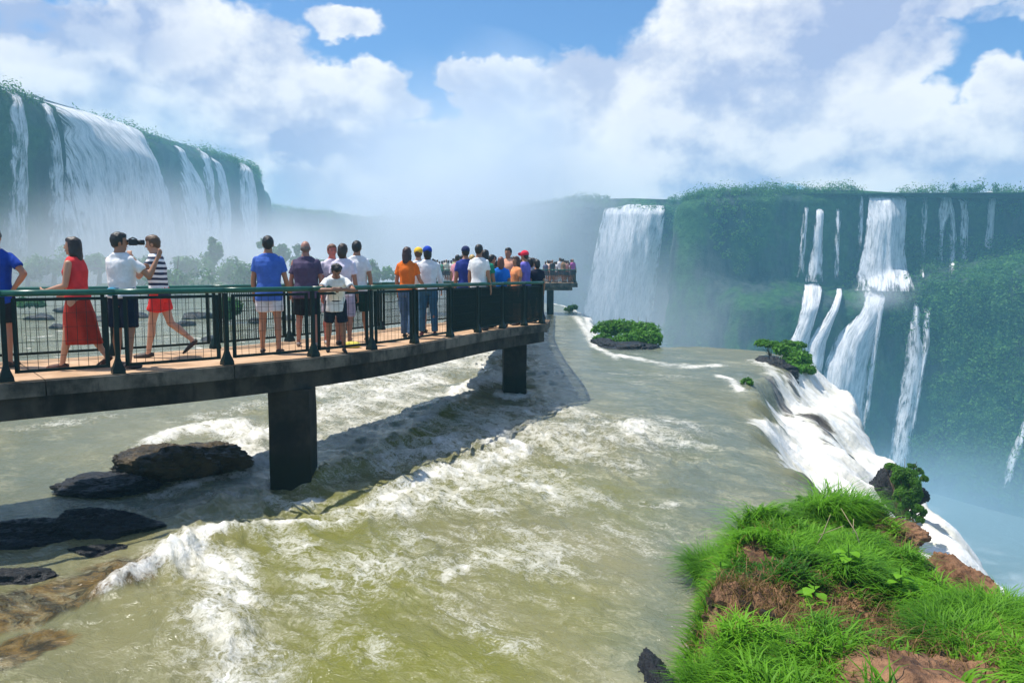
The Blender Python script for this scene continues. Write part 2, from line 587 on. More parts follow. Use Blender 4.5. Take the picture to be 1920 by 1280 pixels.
def river_fields(x, y):
    """height and the foam / silt attributes of the river at plan points"""
    dist = seg_dist(x, y, LIP)
    ins = inside(x, y, RIVER_POLY)
    dl = np.where(ins, -dist, dist)
    shelf = np.interp(y, [0, 6, 9, 13, 17, 22, 26, 29, 31, 40], [.5, .6, 3.5, 5.1, 4.9, 3.7, 2.4, 1.3, .6, .5])
    # flow noise is stretched along the current, which runs towards the lower right
    fx, fy = 0.72, -0.69
    u = x * fx + y * fy
    v = -x * fy + y * fx
    wx = fbm(x * .35, y * .35, 3.1, 3) * 1.0
    wy = fbm(x * .35, y * .35, 9.7, 3) * 1.0
    tur = strokes(x, y, TURB)
    foam = strokes(x, y, FOAM) * (.80 + .35 * fbm((u + wx) * 1.1, (v + wy) * 2.6, 14, 4, ridged=True))
    far = sstep(16, 60, y)
    big = fbm((u + wx) * .45, (v + wy) * .8, 0, 3)
    mid = fbm((u + wx * 1.3) * 1.3, (v + wy * 1.3) * 2.1, 4, 3, ridged=True)
    sml = fbm((u + wx * .6) * 4.2, (v + wy * .6) * 6.5, 8, 2, ridged=True)
    z = big * (.05 + .10 * tur) + mid * (.014 + .075 * tur) + sml * (.006 + .026 * tur + .012 * foam)
    z += strokes(x, y, RIDGE) * .15 + strokes(x, y, CREST) * (.085 + .05 * mid)
    z += foam * .02 * (1 + sml)
    # upstream of the ledge the river stands a little higher
    lx = np.array([P(px, py).x for px, py in [(200, 900), (590, 905), (850, 765), (935, 712), (1040, 600)]])
    ly = np.array([P(px, py).y for px, py in [(200, 900), (590, 905), (850, 765), (935, 712), (1040, 600)]])
    up = sstep(0, 2.0, y - np.interp(x, lx, ly)) * (x < 0.6)
    z += .10 * up * (1 - far)
    # small whitecaps farther up the river
    caps = sstep(.34, .62, fbm(u * .9, v * 1.9, 20, 4)) * sstep(14, 24, y) * (x < 2) * .75
    caps *= 1 - sstep(20, 60, y) * .35
    foam = np.maximum(foam, caps)
    # the falls: over the lip, down a rough rock slide, then into the gorge
    bend = -0.55 * np.maximum(dl + 0.35, 0) ** 1.0 * sstep(-0.6, 1.2, dl)
    over = np.maximum(dl - shelf - .5 * fbm(x * .5, y * .5, 31, 3), 0)
    drop = -(over * 2.6 + over ** 2 * 1.2)
    sl = sstep(-.2, .8, dl)
    cu = x * .80 - y * .60
    cv = x * .60 + y * .80
    lump = fbm(cu * .16, cv * .75, 50, 4) * .34 + fbm(cu * .35, cv * 2.4, 55, 4) * .12 + fbm(cu * .7, cv * 7, 57, 3) * .035 + fbm(cu * 1.0, cv * 1.3, 59, 4, ridged=True) * .16 + .16 * np.sin(dl * 3.2 + 2.2 * fbm(cu * .4, cv * .5, 63, 3))
    z = z * (1 - .7 * sl) + np.maximum(bend, -9) + drop + lump * sl
    thick = fbm(cu * .30, cv * 1.5, 61, 4)
    white = sstep(-.15, .6, dl - .40 + 1.1 * fbm(cu * .30, cv * .75, 66, 3)) * (0.93 + .30 * thick) * 1.15
    # bare wet rock shows through the slide at two places
    rock = strokes(x, y, [([(1530, 800), (1570, 830), (1640, 850)], 46, 9, .9), ([(1440, 780), (1480, 800)], 24, 14, .8), ([(1470, 745), (1500, 770)], 20, 8, .6)], -1.2)
    rock = sstep(.25, .6, rock * (.8 + .8 * fbm(cu * 1.2, cv * 3, 70, 3)))
    white = white * (1 - .75 * rock)
    white = np.where(y > 31, sstep(-.3, .3, dl), white)
    foam = np.maximum(foam, white)
    return z, dl, np.clip(foam, 0, 1.4), rock * sl


def build_river():
    nc, nr = 860, 640
    ang = np.radians(np.linspace(-60, 50, nc))
    rad = np.exp(np.linspace(math.log(2.6), math.log(175), nr))
    A, Rr = np.meshgrid(ang, rad)
    x = (Rr * np.sin(A)).ravel()
    y = (Rr * np.cos(A)).ravel()
    z, dl, foam, rock = river_fields(x, y)
    F = grid_faces(nr, nc)
    keep = (z[F] > -16).all(1) & (dl[F] < 24).all(1)
    keep &= ~((y[F] < 9).all(1) & (dl[F] > 2.0).all(1))
    F = F[keep]
    olive = strokes(x, y, OLIVE)
    brown = strokes(x, y, BROWN)
    teal = np.maximum(strokes(x, y, TEAL), sstep(25, 90, y) * .5)
    used = np.unique(F)
    remap = np.full(len(x), -1)
    remap[used] = np.arange(len(used))
    me = np_mesh('river', np.stack([x, y, z], 1)[used], remap[F][:, ::-1], True,
                 dict(foam=foam[used], olive=olive[used], brown=brown[used], teal=teal[used], rock=rock[used],
                      fall=sstep(-.2, .8, dl)[used]))
    m, T, b = mat('river_water')
    co = coords(T)

    def att(n):
        nd = T.new('ShaderNodeAttribute')
        nd.attribute_name = n
        return nd.outputs['Fac']
    fo, ol, br, te, rk, fa = (att(n) for n in ('foam', 'olive', 'brown', 'teal', 'rock', 'fall'))
    flow = T.mapping(T.mapping(co, rot=(0, 0, R(44))), scale=(0.55, 1.0, 1.0))
    wob = T.vmath('SCALE', T.vmath('SUBTRACT', T.noise(co, .9, 4, .6, color=True), (.5, .5, .5)), scale=.75)
    fl = T.vmath('ADD', flow, wob)
    # foam threads: ridged noise at two scales
    n1 = T.math('ABSOLUTE', T.math('SUBTRACT', T.noise(fl, 3.4, 8, .70, 0.15), 0.5))
    n2 = T.math('ABSOLUTE', T.math('SUBTRACT', T.noise(fl, 9.5, 6, .70, 0.1), 0.5))
    thr = T.math('SUBTRACT', 1.0, T.math('MULTIPLY', T.math('MINIMUM', n1, T.math('ADD', T.math('MULTIPLY', n2, 1.0), .02)), 11.0))
    blot = T.noise(fl, 1.4, 6, .66)
    spk = T.noise(co, 34.0, 4, .7)
    a = T.math('ADD', T.math('MULTIPLY', fo, 1.30), T.math('MULTIPLY', thr, .60))
    a = T.math('ADD', a, T.math('MULTIPLY', T.math('SUBTRACT', blot, .5), 1.5))
    a = T.math('ADD', a, T.math('MULTIPLY', T.math('SUBTRACT', spk, .5), 1.25))
    foam_f = T.mapr(a, .55, 1.70)
    # the slide runs in long streaks
    cas = T.mapping(T.mapping(co, rot=(0, 0, R(37))), scale=(.45, 2.6, 1.0))
    st = T.noise(T.vmath('ADD', cas, wob), 1.6, 7, .66)
    cas_f = T.mapr(T.math('ADD', T.math('MULTIPLY', fo, .9), T.math('MULTIPLY', T.math('SUBTRACT', st, .5), 1.5)), .22, .74)
    foam_f = T.math('ADD', T.math('MULTIPLY', foam_f, T.math('SUBTRACT', 1.0, fa)), T.math('MULTIPLY', cas_f, fa), clamp=True)
    # silt and depth colour of the water, plus painted blue-grey sky reflection (teal)
    g = T.noise(fl, .55, 4, .55)
    base = T.mix(T.mapr(g, .35, .65), (.140, .138, .068), (.195, .182, .088))
    base = T.mix(T.math('MULTIPLY', ol, T.mapr(g, .2, .6, .55, 1.0)), base, (.150, .152, .022))
    base = T.mix(te, base, (.100, .132, .112))
    bn = T.noise(fl, 5.0, 6, .7)
    bcol = T.mix(T.mapr(bn, .40, .62), (.028, .022, .010), (.15, .095, .028))
    base = T.mix(T.mapr(T.math('ADD', br, T.math('MULTIPLY', T.math('SUBTRACT', bn, .5), .6)), .35, .6), base, bcol)
    base = T.mix(T.math('MULTIPLY', T.mapr(thr, .3, .95, 0, .42), T.mapr(blot, .42, .62)), base, (.36, .34, .20))
    base = T.mix(rk, base, T.mix(T.mapr(st, .4, .6), (.05, .042, .035), (.22, .20, .17)))
    fcol = T.mix(T.mapr(T.noise(fl, 6.0, 5, .65), .35, .65), (.62, .60, .52), (.86, .85, .82))
    fcol = T.mix(fa, fcol, T.mix(T.mapr(T.noise(T.mapping(cas, scale=(.6, 1, 1)), 1.1, 6, .6), .35, .65), (.58, .56, .48), (.77, .76, .73)))
    fcol = T.mix(T.math('MULTIPLY', fa, T.mapr(st, .50, .25, 0, .5)), fcol, (.64, .56, .36))
    T.put(b.inputs['Base Color'], T.mix(T.math('MULTIPLY', foam_f, T.math('ADD', .80, T.math('MULTIPLY', fa, .2))), base, fcol))
    T.put(b.inputs['Roughness'], T.math('ADD', .13, T.math('MULTIPLY', foam_f, .5)))
    b.inputs['IOR'].default_value = 1.33
    T.put(b.inputs['Specular IOR Level'], T.math('SUBTRACT', .5, T.math('MULTIPLY', foam_f, .35)))
    rip = T.noise(fl, 7.0, 5, .6)
    rip2 = T.noise(fl, 26.0, 4, .65)
    h = T.math('ADD', T.math('MULTIPLY', rip, 1.0), T.math('MULTIPLY', rip2, .32))
    h = T.math('ADD', h, T.math('MULTIPLY', foam_f, .25))
    h = T.math('ADD', h, T.math('MULTIPLY', T.math('MULTIPLY', st, fa), 1.0))
    bump(T, b, h, .55, .07)
    o = link('river', me, m)
    tag(o, kind='structure')
    return o


build_river()


# ------------------------------------------------------------------ gorge walls
WALL = [  # plan x, plan y, rim height
    (-120, 20, 33), (-100, 60, 33), (-84, 95, 31), (-77.5, 119, 31.0), (-72, 150, 30.5), (-68, 180, 30.5), (-66, 197, 30), (-70, 212, 29), (-80, 240, 30),
    (-96, 300, 30), (-92, 330, 30), (-78, 400, 32), (-50, 420, 33), (-25, 400, 32), (-22, 345, 29), (-14, 320, 28), (0, 300, 27.5), (12, 270, 27.5),
    (20, 262, 28), (40, 258, 28), (58, 254, 27), (60, 235, 26), (50, 214, 24.5), (46, 206, 23.6), (56, 202, 24.6), (75, 200, 24.6), (88, 198, 24.2), (100, 196, 23.2), (125, 192, 23.0),
    (150, 186, 22.4), (190, 168, 20), (240, 130, 18)]
_wp = np.array(WALL, float)
_ws = np.concatenate([[0], np.cumsum(np.hypot(np.diff(_wp[:, 0]), np.diff(_wp[:, 1])))])
S_END = _ws[-1]


def s_of(i): return _ws[i]


def wall_base(s):
    k = 3.0
    xs = sum(np.interp(s + o, _ws, _wp[:, 0]) for o in (-k, 0, k)) / 3
    ys = sum(np.interp(s + o, _ws, _wp[:, 1]) for o in (-k, 0, k)) / 3
    tz = np.interp(s, _ws, _wp[:, 2])
    dx = np.interp(s + 6, _ws, _wp[:, 0]) - np.interp(s - 6, _ws, _wp[:, 0])
    dy = np.interp(s + 6, _ws, _wp[:, 1]) - np.interp(s - 6, _ws, _wp[:, 1])
    L = np.hypot(dx, dy) + 1e-9
    return xs, ys, tz, dy / L, -dx / L   # normal points into the gorge


def wall_point(s, z, rough=True):
    s = np.asarray(s, float)
    z = np.asarray(z, float)
    x, y, tz, nx, ny = wall_base(s)
    d = np.maximum(tz - z, 0)
    right = sstep(_ws[23] + 4, _ws[24] + 6, s)                    # the near right wall
    left = 1 - sstep(_ws[7], _ws[9], s)
    o = d * .05 + 2.0 * sstep(0, 3, d)
    ledge = np.interp(s, [_ws[24], _ws[25], _ws[26], _ws[26] + 9, _ws[28], _ws[29], S_END], [0, -1, -1, 3, 9.5, 12, 12])
    lo = sstep(3, -5, z - ledge)
    ll = np.maximum(ledge - z, 0)
    hill = sstep(_ws[27] - 8, _ws[28] - 4, s)
    o = o + right * (lo * (11 + 8 * hill) + ll * (.14 + .42 * hill))
    if rough:
        n = fbm(s * .05, z * .018, 1, 4) * 3.0 + fbm(s * .16, z * .06, 7, 4, ridged=True) * 1.3 + fbm(s * .5, z * .25, 9, 3) * .5
        o = o + n * sstep(0, 4, d) * (1 + .8 * hill * lo)
        o = o + left * 2.5 * sstep(10, 26, d) * fbm(s * .09, z * .05, 5, 3)
    return x + nx * o, y + ny * o, nx, ny, tz


def pxy(x, y, z):
    x, y, z = np.asarray(x, float), np.asarray(y, float), np.asarray(z, float) - CAMZ
    c, sn = math.cos(TILT), math.sin(TILT)
    dep = y * c - z * sn
    return 960 + FPX * x / dep, 640 - FPX * (y * sn + z * c) / dep


def build_walls():
    ns, nz = 620, 74
    s = np.linspace(0, S_END, ns)
    t = np.linspace(0, 1, nz)
    top = wall_base(s)[2]
    z = top[None, :] - (top[None, :] + 48) * t[:, None] ** 1.1
    S = np.broadcast_to(s[None, :], z.shape)
    x, y, nx, ny, tz = wall_point(S, z)
    # a strip of plateau behind the rim
    rows = [(x, y, z)]
    for back, dz in ((6, .0), (25, -.8), (80, -3.0), (400, -6.0)):
        bx, by, _, nx1, ny1 = wall_base(s)
        k = 1.0
        rows.insert(0, ((bx - nx1 * back * k)[None, :], (by - ny1 * back * k)[None, :], (top + dz + .8 * fbm(s * .1, back, 3))[None, :]))
    X = np.concatenate([r[0] for r in rows]); Y = np.concatenate([r[1] for r in rows]); Z = np.concatenate([r[2] for r in rows])
    me = np_mesh('cliff', np.stack([X.ravel(), Y.ravel(), Z.ravel()], 1), grid_faces(X.shape[0], ns), True)
    m, T, b = mat('cliff_rock_and_moss')
    co = coords(T)
    n = T.noise(T.mapping(co, scale=(1, 1, .5)), .10, 7, .62)
    n2 = T.noise(T.mapping(co, scale=(1, 1, .22)), .55, 6, .6)
    rockc = T.mix(T.mapr(n2, .35, .68), (.010, .026, .030), (.060, .082, .074))
    veg = T.mix(T.mapr(T.noise(co, .7, 5, .65), .3, .7), (.014, .060, .020), (.045, .130, .030))
    T.put(b.inputs['Base Color'], T.mix(T.mapr(n, .40, .56), rockc, veg))
    b.inputs['Roughness'].default_value = .85
    b.inputs['Specular IOR Level'].default_value = .2
    bump(T, b, T.math('ADD', T.noise(co, .5, 7, .7), T.math('MULTIPLY', n2, .8)), .9, 1.2)
    o = link('cliff', me, m)
    tag(o, kind='structure')
    # gorge floor water
    N = 90
    gx, gy = np.meshgrid(np.linspace(-500, 500, N), np.linspace(-450, 550, N))
    gz = -46 + .25 * fbm(gx * .08, gy * .08, 0, 3)
    me = np_mesh('canyon_water', np.stack([gx.ravel(), gy.ravel(), gz.ravel()], 1), grid_faces(N, N), True)
    m, T, b = mat('gorge_water')
    co = coords(T)
    n = T.noise(co, .06, 7, .65, .5)
    T.put(b.inputs['Base Color'], T.mix(T.mapr(n, .45, .72), (.10, .14, .12), (.45, .47, .46)))
    b.inputs['Roughness'].default_value = .35
    bump(T, b, T.noise(co, .5, 5, .6), .5, .6)
    tag(link('canyon_water', me, m), kind='structure')


build_walls()


# lookup grid used to seat the falls on the rock
_gs = np.arange(0, S_END, .4)
_gz = np.arange(-47, 34, .4)
_GS, _GZ = np.meshgrid(_gs, _gz)
_gx, _gy, _, _, _gt = wall_point(_GS, _GZ, False)
_gpx, _gpy = pxy(_gx, _gy, _GZ)
_gok = _GZ <= _gt + .5


def wall_at(px, py, s0, s1):
    j0, j1 = np.searchsorted(_gs, (s0, s1))
    q = (_gpx[:, j0:j1] - px) ** 2 + (_gpy[:, j0:j1] - py) ** 2 + np.where(_gok[:, j0:j1], 0, 1e9)
    i, j = np.unravel_index(np.argmin(q), q.shape)
    return _gs[j0 + j], _gz[i]


def fall_material():
    m, T, b = mat('falling_water')
    co = coords(T, 'UV')
    st = T.noise(T.mapping(co, scale=(1.0, .13, 1)), 1.9, 8, .72, .45)
    st2 = T.noise(T.mapping(co, scale=(1.0, .5, 1)), .5, 5, .6)
    v = T.math('ADD', T.math('MULTIPLY', st, .75), T.math('MULTIPLY', st2, .35))
    T.put(b.inputs['Base Color'], T.mix(T.mapr(v, .38, .66), (.34, .37, .40), (.84, .82, .83)))
    nd = T.new('ShaderNodeAttribute')
    nd.attribute_name = 'edge'
    al = T.mapr(T.math('ADD', nd.outputs['Fac'], T.math('MULTIPLY', T.math('SUBTRACT', v, .55), 3.6)), .12, .85)
    T.put(b.inputs['Alpha'], al)
    b.inputs['Roughness'].default_value = .7
    b.inputs['Specular IOR Level'].default_value = .2
    bump(T, b, v, .8, .8)
    return m


M_FALL = fall_material()


def waterfall(label, rows, s0, s1, out=1.6, bulge=2.0, dens=1.0, group='waterfalls down the gorge walls', ncol=None):
    """rows: (py, px_left, px_right) down the fall, seated on the wall between arc lengths s0 and s1"""
    rows = sorted(rows)
    py0, py1 = rows[0][0], rows[-1][0]
    nr = max(14, int((py1 - py0) / 5))
    wmax = max(r[2] - r[1] for r in rows)
    nc = ncol or max(7, int(wmax / 3.5))
    pys = np.linspace(py0, py1, nr)
    pl = np.interp(pys, [r[0] for r in rows], [r[1] for r in rows])
    pr = np.interp(pys, [r[0] for r in rows], [r[2] for r in rows])
    SG = np.zeros((nr, nc)); ZG = np.zeros((nr, nc))
    for i in range(nr):
        for j in range(nc):
            SG[i, j], ZG[i, j] = wall_at(pl[i] + (pr[i] - pl[i]) * j / (nc - 1), pys[i], s0, s1)
    for _ in range(2):   # smooth the lookup steps
        SG[:, 1:-1] = (SG[:, :-2] + 2 * SG[:, 1:-1] + SG[:, 2:]) / 4
        SG[1:-1] = (SG[:-2] + 2 * SG[1:-1] + SG[2:]) / 4
        ZG[1:-1] = (ZG[:-2] + 2 * ZG[1:-1] + ZG[2:]) / 4
    x, y, nx, ny, tz = wall_point(SG, ZG, False)
    u = np.linspace(-1, 1, nc)[None, :]
    k = (ZG.max() - ZG) / max(1e-6, ZG.max() - ZG.min())
    o = (out * sstep(0, .06, k) + bulge * (1 - u * u) * sstep(0, .3, k)) + fbm(SG * .55, ZG * .10, 40, 4) * .8 * sstep(0, .1, k) + 1.8 * (1 - np.abs(u)) * .3
    x = x + nx * o; y = y + ny * o
    L = np.hypot(np.diff(x, axis=1), np.diff(y, axis=1)).sum(1)
    U = u * .5 * L[:, None]
    V = ZG
    edge = dens * (.35 + .75 * (1 - np.abs(u) ** 3)) * (1 - .15 * k) * np.ones_like(x)
    edge = edge * (1 - .75 * sstep(.86, 1.0, k + .06 * vnoise(SG * .8, 3.0, 1.0))) * (1 - .5 * sstep(.04, 0, k))
    me = np_mesh('waterfall', np.stack([x.ravel(), y.ravel(), ZG.ravel()], 1), grid_faces(nr, nc), True, dict(edge=edge.ravel()))
    uvl = me.uv_layers.new(name='UVMap')
    idx = np.empty(len(me.loops), dtype=np.int32)
    me.loops.foreach_get('vertex_index', idx)
    off = random.random() * 100
    uv = np.stack([U.ravel()[idx] + off, V.ravel()[idx]], 1)
    uvl.data.foreach_set('uv', uv.ravel().astype(np.float32))
    o = link('waterfall', me, M_FALL)
    tag(o, label, 'waterfall', group)
    return o


L0, L1 = _ws[2], _ws[7]
F0, F1 = _ws[17], _ws[20] + 1.5
R0, R1 = _ws[23], S_END
waterfall('huge curtain of white water over the high left cliff, widest of the left wall',
          [(172, 62, 74), (196, 78, 205), (240, 95, 240), (300, 98, 270), (380, 92, 296), (470, 84, 318), (535, 80, 330)], L0, L1, 2.5, 5.0, 1.35)
waterfall('thin dim veil of water at the left picture edge, left of the huge curtain',
          [(165, 6, 30), (260, 4, 34), (400, -4, 40), (500, -8, 46)], L0, L1, 1.2, 1, .62)
waterfall('narrow bluish strand between the left edge veil and the huge curtain',
          [(190, 66, 84), (260, 78, 92), (400, 78, 98), (500, 74, 100)], L0, L1, 1.2, 1, .75)
waterfall('first fall right of the huge curtain, leaning strand on the left cliff',
          [(272, 320, 328), (310, 328, 350), (360, 330, 374), (440, 330, 384), (520, 330, 392)], L0, L1, 1.2, 1.5, .85)
waterfall('second strand right of the huge curtain, starting high beside the tree tops',
          [(278, 362, 374), (310, 366, 384), (400, 374, 396), (520, 376, 404)], L0, L1, 1.2, 1, .8)
waterfall('third strand right of the huge curtain, bright and narrow',
          [(295, 388, 396), (320, 392, 410), (400, 400, 420), (520, 402, 430)], L0, L1, 1.2, 1, .95)
waterfall('pale fall at the right hand corner of the left cliff',
          [(290, 440, 452), (330, 440, 468), (420, 440, 474), (520, 436, 480)], L0, L1 + 3, 1.2, 1, .85)
waterfall('broad misty white fall in the middle distance, behind the round green bush',
          [(384, 1140, 1248), (400, 1132, 1247), (480, 1115, 1238), (560, 1100, 1228), (640, 1088, 1222), (700, 1084, 1220)], F0, F1, 3, 4, 1.35)
waterfall('lone thin strand just right of the broad misty fall', [(384, 1268, 1277), (450, 1268, 1277), (520, 1266, 1276)], F1 - 6, _ws[21], 1, .5, .7, ncol=6)
waterfall('faint thin strand left of the twin stepped falls', [(388, 1506, 1516), (450, 1498, 1510), (520, 1492, 1506)], R0, R1, 1, .5, .6, ncol=6)
waterfall('upper drop of the left stepped fall, narrow and widening downwards',
          [(392, 1530, 1542), (440, 1522, 1542), (490, 1516, 1541), (528, 1506, 1541)], R0, R1, 1.2, 1, 1.0)
waterfall('lower drop of the left stepped fall, slanting down behind the bush',
          [(532, 1508, 1538), (560, 1500, 1534), (600, 1494, 1524), (640, 1476, 1514), (700, 1470, 1510)], R0, R1, 2, 1.5, 1.15)
waterfall('slanting white ribbon beside the lower left stepped fall',
          [(540, 1570, 1577), (570, 1556, 1572), (600, 1540, 1560), (640, 1508, 1545), (700, 1500, 1535)], R0, R1, 2, 1.5, 1.1)
waterfall('faint strand between the stepped falls and the main upper fall', [(392, 1566, 1576), (450, 1564, 1573), (525, 1562, 1572)], R0, R1, 1, .5, .55, ncol=6)
waterfall('main upper fall of the right wall, broad cream white column flaring at the ledge',
          [(366, 1624, 1690), (400, 1620, 1692), (450, 1614, 1688), (500, 1602, 1690), (525, 1594, 1698), (545, 1588, 1706)], R0, R1, 3.6, 2.5, 1.4)
waterfall('very thin strand hugging the left side of the main upper fall', [(366, 1610, 1618), (430, 1608, 1618), (470, 1606, 1616)], R0, R1, 1, .5, .6, ncol=6)
waterfall('great lower fall of the right wall, wide white curtain behind the foaming rock slide',
          [(541, 1618, 1656), (565, 1616, 1652), (590, 1604, 1647), (612, 1580, 1641), (630, 1562, 1635), (680, 1542, 1624), (740, 1530, 1616), (820, 1530, 1610), (880, 1530, 1608)], R0, R1, 2.4, 2.5, 1.4)
waterfall('thin side strand on the right of the great lower fall', [(560, 1640, 1652), (620, 1630, 1642), (720, 1616, 1628), (800, 1606, 1618)], R0, R1, 3.2, .6, .7, ncol=6)
waterfall('long thin fall in several threads right of the great lower fall',
          [(562, 1712, 1719), (600, 1704, 1720), (680, 1690, 1730), (760, 1676, 1716), (860, 1662, 1700), (900, 1660, 1696)], R0, R1, 1.6, 1, .78)
waterfall('faint right hand thread beside the long thin fall', [(575, 1728, 1740), (650, 1726, 1738), (720, 1712, 1726), (800, 1698, 1712)], R0, R1, 1.4, .6, .6, ncol=6)
waterfall('left thread of the pair near the top right of the gorge', [(360, 1766, 1776), (390, 1756, 1780), (450, 1756, 1764), (505, 1754, 1764)], R0, R1, 1.2, .5, .72, ncol=8)
waterfall('middle branching thread near the top right of the gorge', [(362, 1768, 1778), (400, 1776, 1786), (450, 1776, 1788), (520, 1774, 1786)], R0, R1, 1.4, .5, .66, ncol=6)
waterfall('right thread of the pair near the top right of the gorge', [(374, 1796, 1812), (420, 1796, 1812), (490, 1794, 1810)], R0, R1, 1.2, .5, .62, ncol=6)
waterfall('bright narrow fall highest on the far right of the rim', [(350, 1850, 1862), (390, 1848, 1861), (440, 1842, 1857), (466, 1840, 1857)], R0, R1, 1.6, .6, 1.0, ncol=7)
waterfall('faint strand left of the top right threads', [(366, 1728, 1738), (430, 1726, 1736), (520, 1722, 1732)], R0, R1, 1, .5, .5, ncol=6)
waterfall('small fall low in the gorge at the right picture edge', [(776, 1914, 1930), (820, 1896, 1914), (870, 1876, 1896), (908, 1864, 1888)], R0, R1, 2.0, .6, 1.0, ncol=7)


# ------------------------------------------------------------------ haze and spray
def build_haze():
    mb = MB()
    mb.box((0, 40, 2.5), (1160, 1160, 99.0))
    m = bpy.data.materials.new('haze_air')
    m.use_nodes = True
    T = NT(m.node_tree)
    T.n.clear()
    out = T.new('ShaderNodeOutputMaterial')
    v = T.new('ShaderNodeVolumePrincipled')
    v.inputs['Color'].default_value = (.32, .76, 1.0, 1)
    v.inputs['Density'].default_value = HAZE
    v.inputs['Anisotropy'].default_value = 0.15
    T.l.new(v.outputs[0], out.inputs['Volume'])
    o = mb.build('haze', m)
    tag(o, kind='stuff')


HAZE = 0.0012
build_haze()


def spray(loc, size, dens, seed, tint=(.91, .94, 1.0)):
    """cloud of spray: an ellipsoid whose density fades outward and is broken by noise"""
    mb = MB()
    mb.ball((0, 0, 0), (1, 1, 1), 20, 12)
    me = mb.mesh('spray_cloud', True)
    m = bpy.data.materials.new('spray_mist')
    m.use_nodes = True
    T = NT(m.node_tree)
    T.n.clear()
    out = T.new('ShaderNodeOutputMaterial')
    v = T.new('ShaderNodeVolumePrincipled')
    v.inputs['Color'].default_value = (*tint, 1)
    co = coords(T)
    r = T.vmath('LENGTH', co)
    n = T.noise(T.mapping(co, scale=(1, 1, .8), loc=(seed * 3.1, 0, 0)), 1.6, 3, .55)
    fall = T.mapr(T.math('ADD', r, T.math('MULTIPLY', T.math('SUBTRACT', n, .5), .9)), .95, .15)
    T.put(v.inputs['Density'], T.math('MULTIPLY', fall, dens))
    T.l.new(v.outputs[0], out.inputs['Volume'])
    m.cycles.homogeneous_volume = False
    o = link('spray_cloud', me, m, loc=loc)
    o.scale = size
    tag(o, kind='stuff')
    return o


spray((-14, 240, 10), (60, 100, 62), .030, 1)
spray((-60, 160, 0), (34, 90, 24), .046, 2)
spray((34, 205, -16), (38, 60, 36), .014, 3)
spray((95, 150, -40), (95, 80, 34), .0022, 4, tint=(.42, .78, 1.0))
spray((-48, 96, 2), (56, 42, 15), .012, 7)
spray((-75, 165, 18), (30, 90, 32), .010, 5, tint=(.40, .76, 1.0))
spray((86, 178, -2), (10, 7, 5), .07, 6)
spray((100, 150, -46), (95, 52, 17), .017, 9, tint=(.62, .84, 1.0))
spray((70, 120, -42), (80, 75, 26), .006, 8, tint=(.62, .84, 1.0))


# ------------------------------------------------------------------ foliage
def leaf_material(name, c1, c2, trans=.35, scale=1.2):
    m, T, b = mat(name)
    co = coords(T)
    n = T.noise(co, scale, 4, .6)
    nd = T.new('ShaderNodeAttribute')
    nd.attribute_name = 'tone'
    v = T.math('ADD', T.math('MULTIPLY', nd.outputs['Fac'], .65), T.math('MULTIPLY', n, .45))
    c = T.mix(T.mapr(v, .2, .8), c1, c2)
    T.put(b.inputs['Base Color'], c)
    b.inputs['Roughness'].default_value = .55
    b.inputs['Specular IOR Level'].default_value = .25
    tr = T.new('ShaderNodeBsdfTranslucent')
    T.put(tr.inputs[0], T.mix(.4, c, (.12, .30, .02)))
    mx = T.new('ShaderNodeMixShader')
    mx.inputs[0].default_value = trans
    T.l.new(b.outputs[0], mx.inputs[1])
    T.l.new(tr.outputs[0], mx.inputs[2])
    T.l.new(mx.outputs[0], T.n['Material Output'].inputs['Surface'])
    return m


M_LEAF = leaf_material('bush_leaves', (.030, .10, .012), (.12, .32, .025), .4)
M_FOREST = leaf_material('forest_leaves', (.014, .062, .018), (.085, .230, .035), .3, .05)
M_GRASS = leaf_material('grass_blades', (.040, .15, .010), (.20, .47, .022), .5, .9)
M_DRY = leaf_material('dry_grass', (.10, .05, .018), (.24, .14, .05), .3, 2.0)
M_MOSS = leaf_material('moss_grass', (.020, .07, .010), (.085, .22, .014), .35, 3.0)


def leaves(C, Rr, k, size, flat=.55, shell=.55, up=.35):
    """leaf-sized quads spread through ellipsoid clumps. C (n,3) centres, Rr (n,3) radii, k leaves each"""
    n = len(C)
    d = rng.normal(size=(n, k, 3))
    d /= np.linalg.norm(d, axis=2, keepdims=True)
    rad = (shell + (1 - shell) * rng.random((n, k, 1)))
    lump = 1 + .22 * fbm(d[..., 0] * 2.2 + np.arange(n)[:, None] * 3.7, d[..., 1] * 2.2, d[..., 2] * 2.2, 3)[..., None]
    p = C[:, None, :] + d * rad * lump * Rr[:, None, :]
    nrm = d + rng.normal(size=d.shape) * flat
    nrm[..., 2] += up
    nrm /= np.linalg.norm(nrm, axis=2, keepdims=True)
    t = rng.normal(size=d.shape)
    t -= nrm * (t * nrm).sum(2, keepdims=True)
    t /= np.linalg.norm(t, axis=2, keepdims=True)
    bb = np.cross(nrm, t)
    sz = (np.asarray(size).reshape(-1, 1, 1) if np.ndim(size) else size) * (.6 + .8 * rng.random((n, k, 1)))
    a = p - t * sz
    b = p + bb * sz * .45 + nrm * sz * .12
    c = p + t * sz
    e = p - bb * sz * .45 + nrm * sz * .12
    V = np.stack([a, b, c, e], 2).reshape(-1, 3)
    F = np.arange(len(V)).reshape(-1, 4)
    tone = np.repeat((.5 + .5 * (rng.random((n, 1)) - .5) + (rng.random((n, k)) - .5) * .5).reshape(-1), 4)
    return V, F, tone


def merge_vf(parts):
    Vs, Fs, Ts, o = [], [], [], 0
    for V, F, T_ in parts:
        Vs.append(V); Fs.append(F + o); Ts.append(T_); o += len(V)
    return np.concatenate(Vs), np.concatenate(Fs), np.concatenate(Ts)


